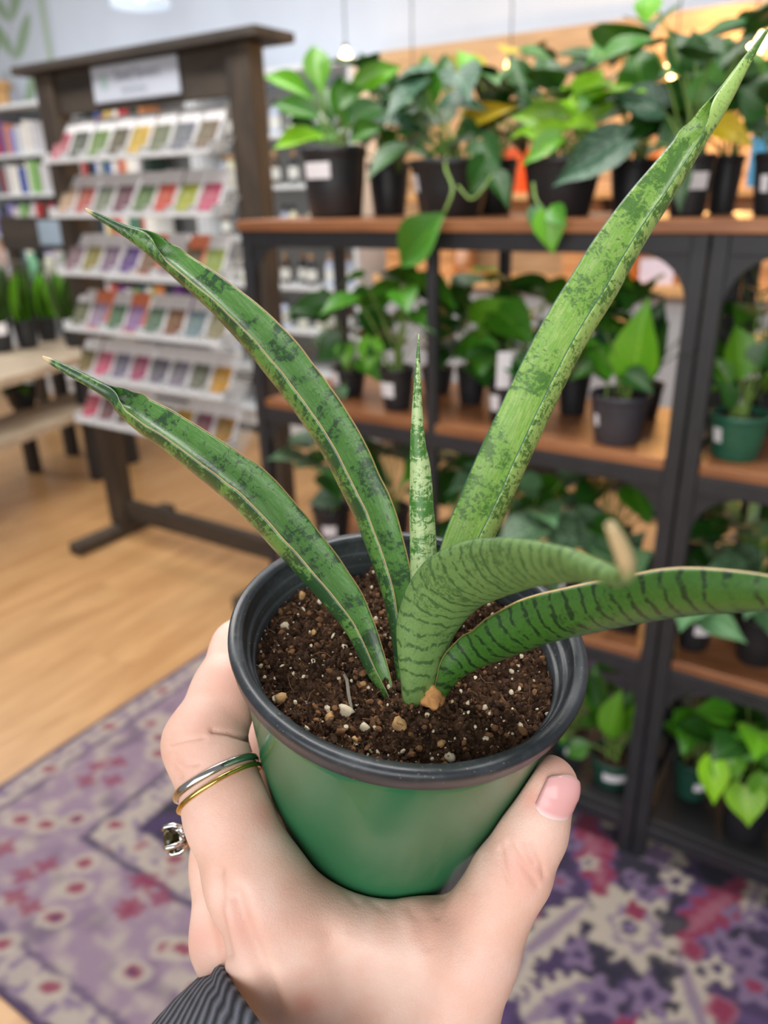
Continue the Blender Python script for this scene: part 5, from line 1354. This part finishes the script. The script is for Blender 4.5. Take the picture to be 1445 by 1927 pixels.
for k in range(6): MB().add([(-2.1+k*.9, 3.744, 1.30), (-2.1+k*.9, 3.744, 1.17), (-2.1+k*.9, 3.60, 1.30), (-2.07+k*.9, 3.744, 1.30), (-2.07+k*.9, 3.744, 1.17), (-2.07+k*.9, 3.60, 1.30)], [(0, 1, 2), (3, 5, 4), (0, 3, 4, 1), (1, 4, 5, 2), (2, 5, 3, 0)]).build('bracket', m_steel, wsh)
m_crate = wood_mat('crate_wood', c(196, 132, 78), c(222, 164, 108), .6, (1.5, 6, 10), .12)
def crate(x0, x1, y0, y1, z, h_, label):
    t = thing('wooden_crate', label, 'crate', ((x0+x1)/2, (y0+y1)/2, z), 'wooden crates on the counter')
    n = 3; sh = h_/n
    for k in range(n):
        for y in (y0, y1-.01): MB().box(x0, x1, y, y+.01, z+k*sh+.003, z+(k+1)*sh-.003).build('slat', m_crate, t)
        for x in (x0, x1-.01): MB().box(x, x+.01, y0+.011, y1-.011, z+k*sh+.003, z+(k+1)*sh-.003).build('slat', m_crate, t)
    MB().box(x0+.011, x1-.011, y0+.011, y1-.011, z, z+.008).build('crate_floor', m_crate, t)
crate(-2.22, -1.84, 3.42, 3.66, .9655, .22, 'orange-brown slatted crate at left end of the counter')
crate(-1.30, -1.0, 3.44, 3.66, .9655, .16, 'slatted crate on the counter behind the hanging sprig')
crate(-.86, -.58, 3.44, 3.66, .9655, .20, 'slatted crate on the counter under the curved shelf gusset')
crate(-.50, -.30, 3.44, 3.66, .9655, .20, 'narrow slatted crate on the counter near the double post')
# round pale pumpkin-like vase, leafy dish, tags, boxes
q = ony(846, 492, 3.52)
v = thing('vase', 'round blush ceramic vase on the counter left of the hanging leaf', 'vase', (q[0], 3.52, .9655))
MB().lathe([(0, 0), (.05, 0), (.088, .04), (.098, .085), (.085, .13), (.04, .158), (.03, .165), (.036, .18), (.026, .176), (0, .15)], (q[0], 3.52, .9655), 24).build('vase_body', M('blush_ceramic', c(226, 196, 180), .35, .05, 20), v, True)
MB().lathe([(.036, .18), (.040, .183), (.036, .187), (.030, .183)], (q[0], 3.52, .9655), 24, True).build('vase_lip', M('blush_ceramic', None), v, True)
q = ony(905, 492, 3.47)
t = thing('serving_dish', 'shallow dish with green leaves on the counter', 'dish', (q[0], 3.5, .9655))
MB().lathe([(0, .002), (.05, 0), (.10, .02), (.108, .026), (.10, .024), (.05, .008), (0, .008)], (q[0], 3.5, .9655), 24).build('dish_body', m_ctop, t, True)
for k in range(6):
    a = k*1.05; b = Vector((q[0], 3.5, .980)); put_leaf(t, b, b+Vector((math.cos(a)*.08, math.sin(a)*.06, .02)), .04, (0, -.3, 1), LG, 'oval')
def carton(px0, px1, y, z, h_, d_, col, name, label, band_=None):
    xa_, xb2 = ony(px0, 400, y)[0], ony(px1, 400, y)[0]
    t = thing('box', label, 'box', ((xa_+xb2)/2, y, z))
    MB().box(xa_, xb2, y, y+d_, z, z+h_*.78, .002).build('box_body', M(name, col, .55, .06, 20), t)
    MB().box(xa_-.002, xb2+.002, y-.002, y+d_+.002, z+h_*.78, z+h_, .002).build('lid', M(name+'_lid', tuple(x*.9 for x in col[:3])+(1,), .55, .06, 20), t)
carton(930, 975, 3.58, 1.3305, .19, .12, c(226, 92, 40), 'orange_card', 'bright orange box on the wall shelf behind the trailing pothos')
carton(860, 890, 3.58, 1.3305, .14, .12, c(226, 220, 224), 'pale_card', 'pale box on the wall shelf left of the orange box')
carton(1185, 1215, 3.58, 1.3305, .16, .12, c(170, 110, 60), 'brown_card', 'brown box on the wall shelf right of the orange box')
carton(1395, 1425, 3.58, 1.3305, .20, .08, c(60, 140, 190), 'blue_card', 'blue box on the wall shelf near the right edge')
q = ony(1236, 507, 3.42)
t = thing('price_card', 'white price card propped on the counter beside a crate', 'card', (q[0], 3.42, .9655))
MB().box(q[0]-.07, q[0]+.07, 3.415, 3.419, .9655, .9655+.10, .001).build('card_face', M('pinkish_card', c(232, 218, 232), .6, .03), t)
MB().beam((q[0], 3.43, .9655), (q[0], 3.419, 1.04), .03, .002).build('easel', m_page, t)
for k, (px_, cn, col) in enumerate(((1340, 'pink', c(226, 160, 170)), (1352, 'rose', c(206, 130, 140)), (1420, 'cream', c(224, 210, 196)), (1300, 'tan', c(190, 140, 96)))):
    q = ony(px_, 520, 3.5)
    m_ = M('jar_'+cn, col, .3, .05)
    bottle(q[0], 3.5, .9655, m_, m_capw, f'{cn} jar on the counter seen between the shelf posts', 1.5, 'jars on the counter')
# pendant bulbs and lamps
def glow(name, col, s): return M(name, col, .5, 0, 5, emit=s)
def bulb(px_, py_, y, r, label, strength, watt, col=(1, .72, .36, 1)):
    q = ony(px_, py_, y)
    t = thing('pendant_bulb', label, 'lamp', (q[0], y, q[2]), 'pendant bulbs over the counter')
    MB().lathe([(0, -r*1.2), (r*.6, -r*.95), (r, -r*.1), (r*.85, r*.5), (r*.45, r*1.0), (r*.38, r*1.3)], tuple(q), 18).build('bulb_glass', glow('warm_bulb_%d' % int(strength), col, strength), t, True)
    MB().lathe([(0, r*2.1), (r*.42, r*2.0), (r*.45, r*1.3), (0, r*1.3)], tuple(q), 14).build('socket', m_steel, t, True)
    MB().tube([(q[0], y, q[2]+r*2.05), (q[0], y, 3.15)], .003, 6).build('cord', m_steel, t)
    if watt:
        l = bpy.data.lights.new('bulb_light', 'POINT'); l.energy = watt; l.color = (1, .52, .14); l.shadow_soft_size = r
        o = bpy.data.objects.new('bulb_light', l); COL.objects.link(o); o.location = (q[0], y-r*1.6, q[2]-.02)
bulb(1416, 82, 3.60, .045, 'brightest pendant bulb, at upper right corner of the boarded wall', 16, 15)
bulb(1268, 128, 3.60, .035, 'pendant bulb glowing between leaves right of the long leaf', 8, 4)
bulb(651, 106, 3.45, .026, 'small bare bulb against the pale wall beside the rack roof', 10, 1.0)
bulb(776, 172, 3.55, .026, 'amber bulb showing behind the pothos leaves at left end of the boarded wall', 5, 1)
bulb(960, 122, 3.60, .024, 'dim bulb at middle of the boarded wall', 4, .6)
# white pendant shade at the top of the picture
q = ony(265, 12, 3.2)
t = thing('pendant_lamp', 'white dome pendant lamp at the top edge left of centre', 'lamp', tuple(q))
MB().lathe([(.145, 0), (.150, .006), (.140, .06), (.10, .11), (.04, .135), (.02, .15), (.016, .15), (.036, .13), (.095, .105), (.134, .058), (.143, .004)], tuple(q), 36, True).build('shade', M('frosted_white_shade', c(214, 226, 240), .3, .02, 10, emit=.35), t, True)
MB().lathe([(0, .02), (.03, .03), (.035, .06), (.02, .10)], tuple(q), 16).build('lamp_bulb', glow('cool_bulb', (.85, .93, 1, 1), 3), t, True)
MB().tube([(q[0], q[1], q[2]+.15), (q[0], q[1], 3.15)], .004, 6).build('cord', m_wire, t)
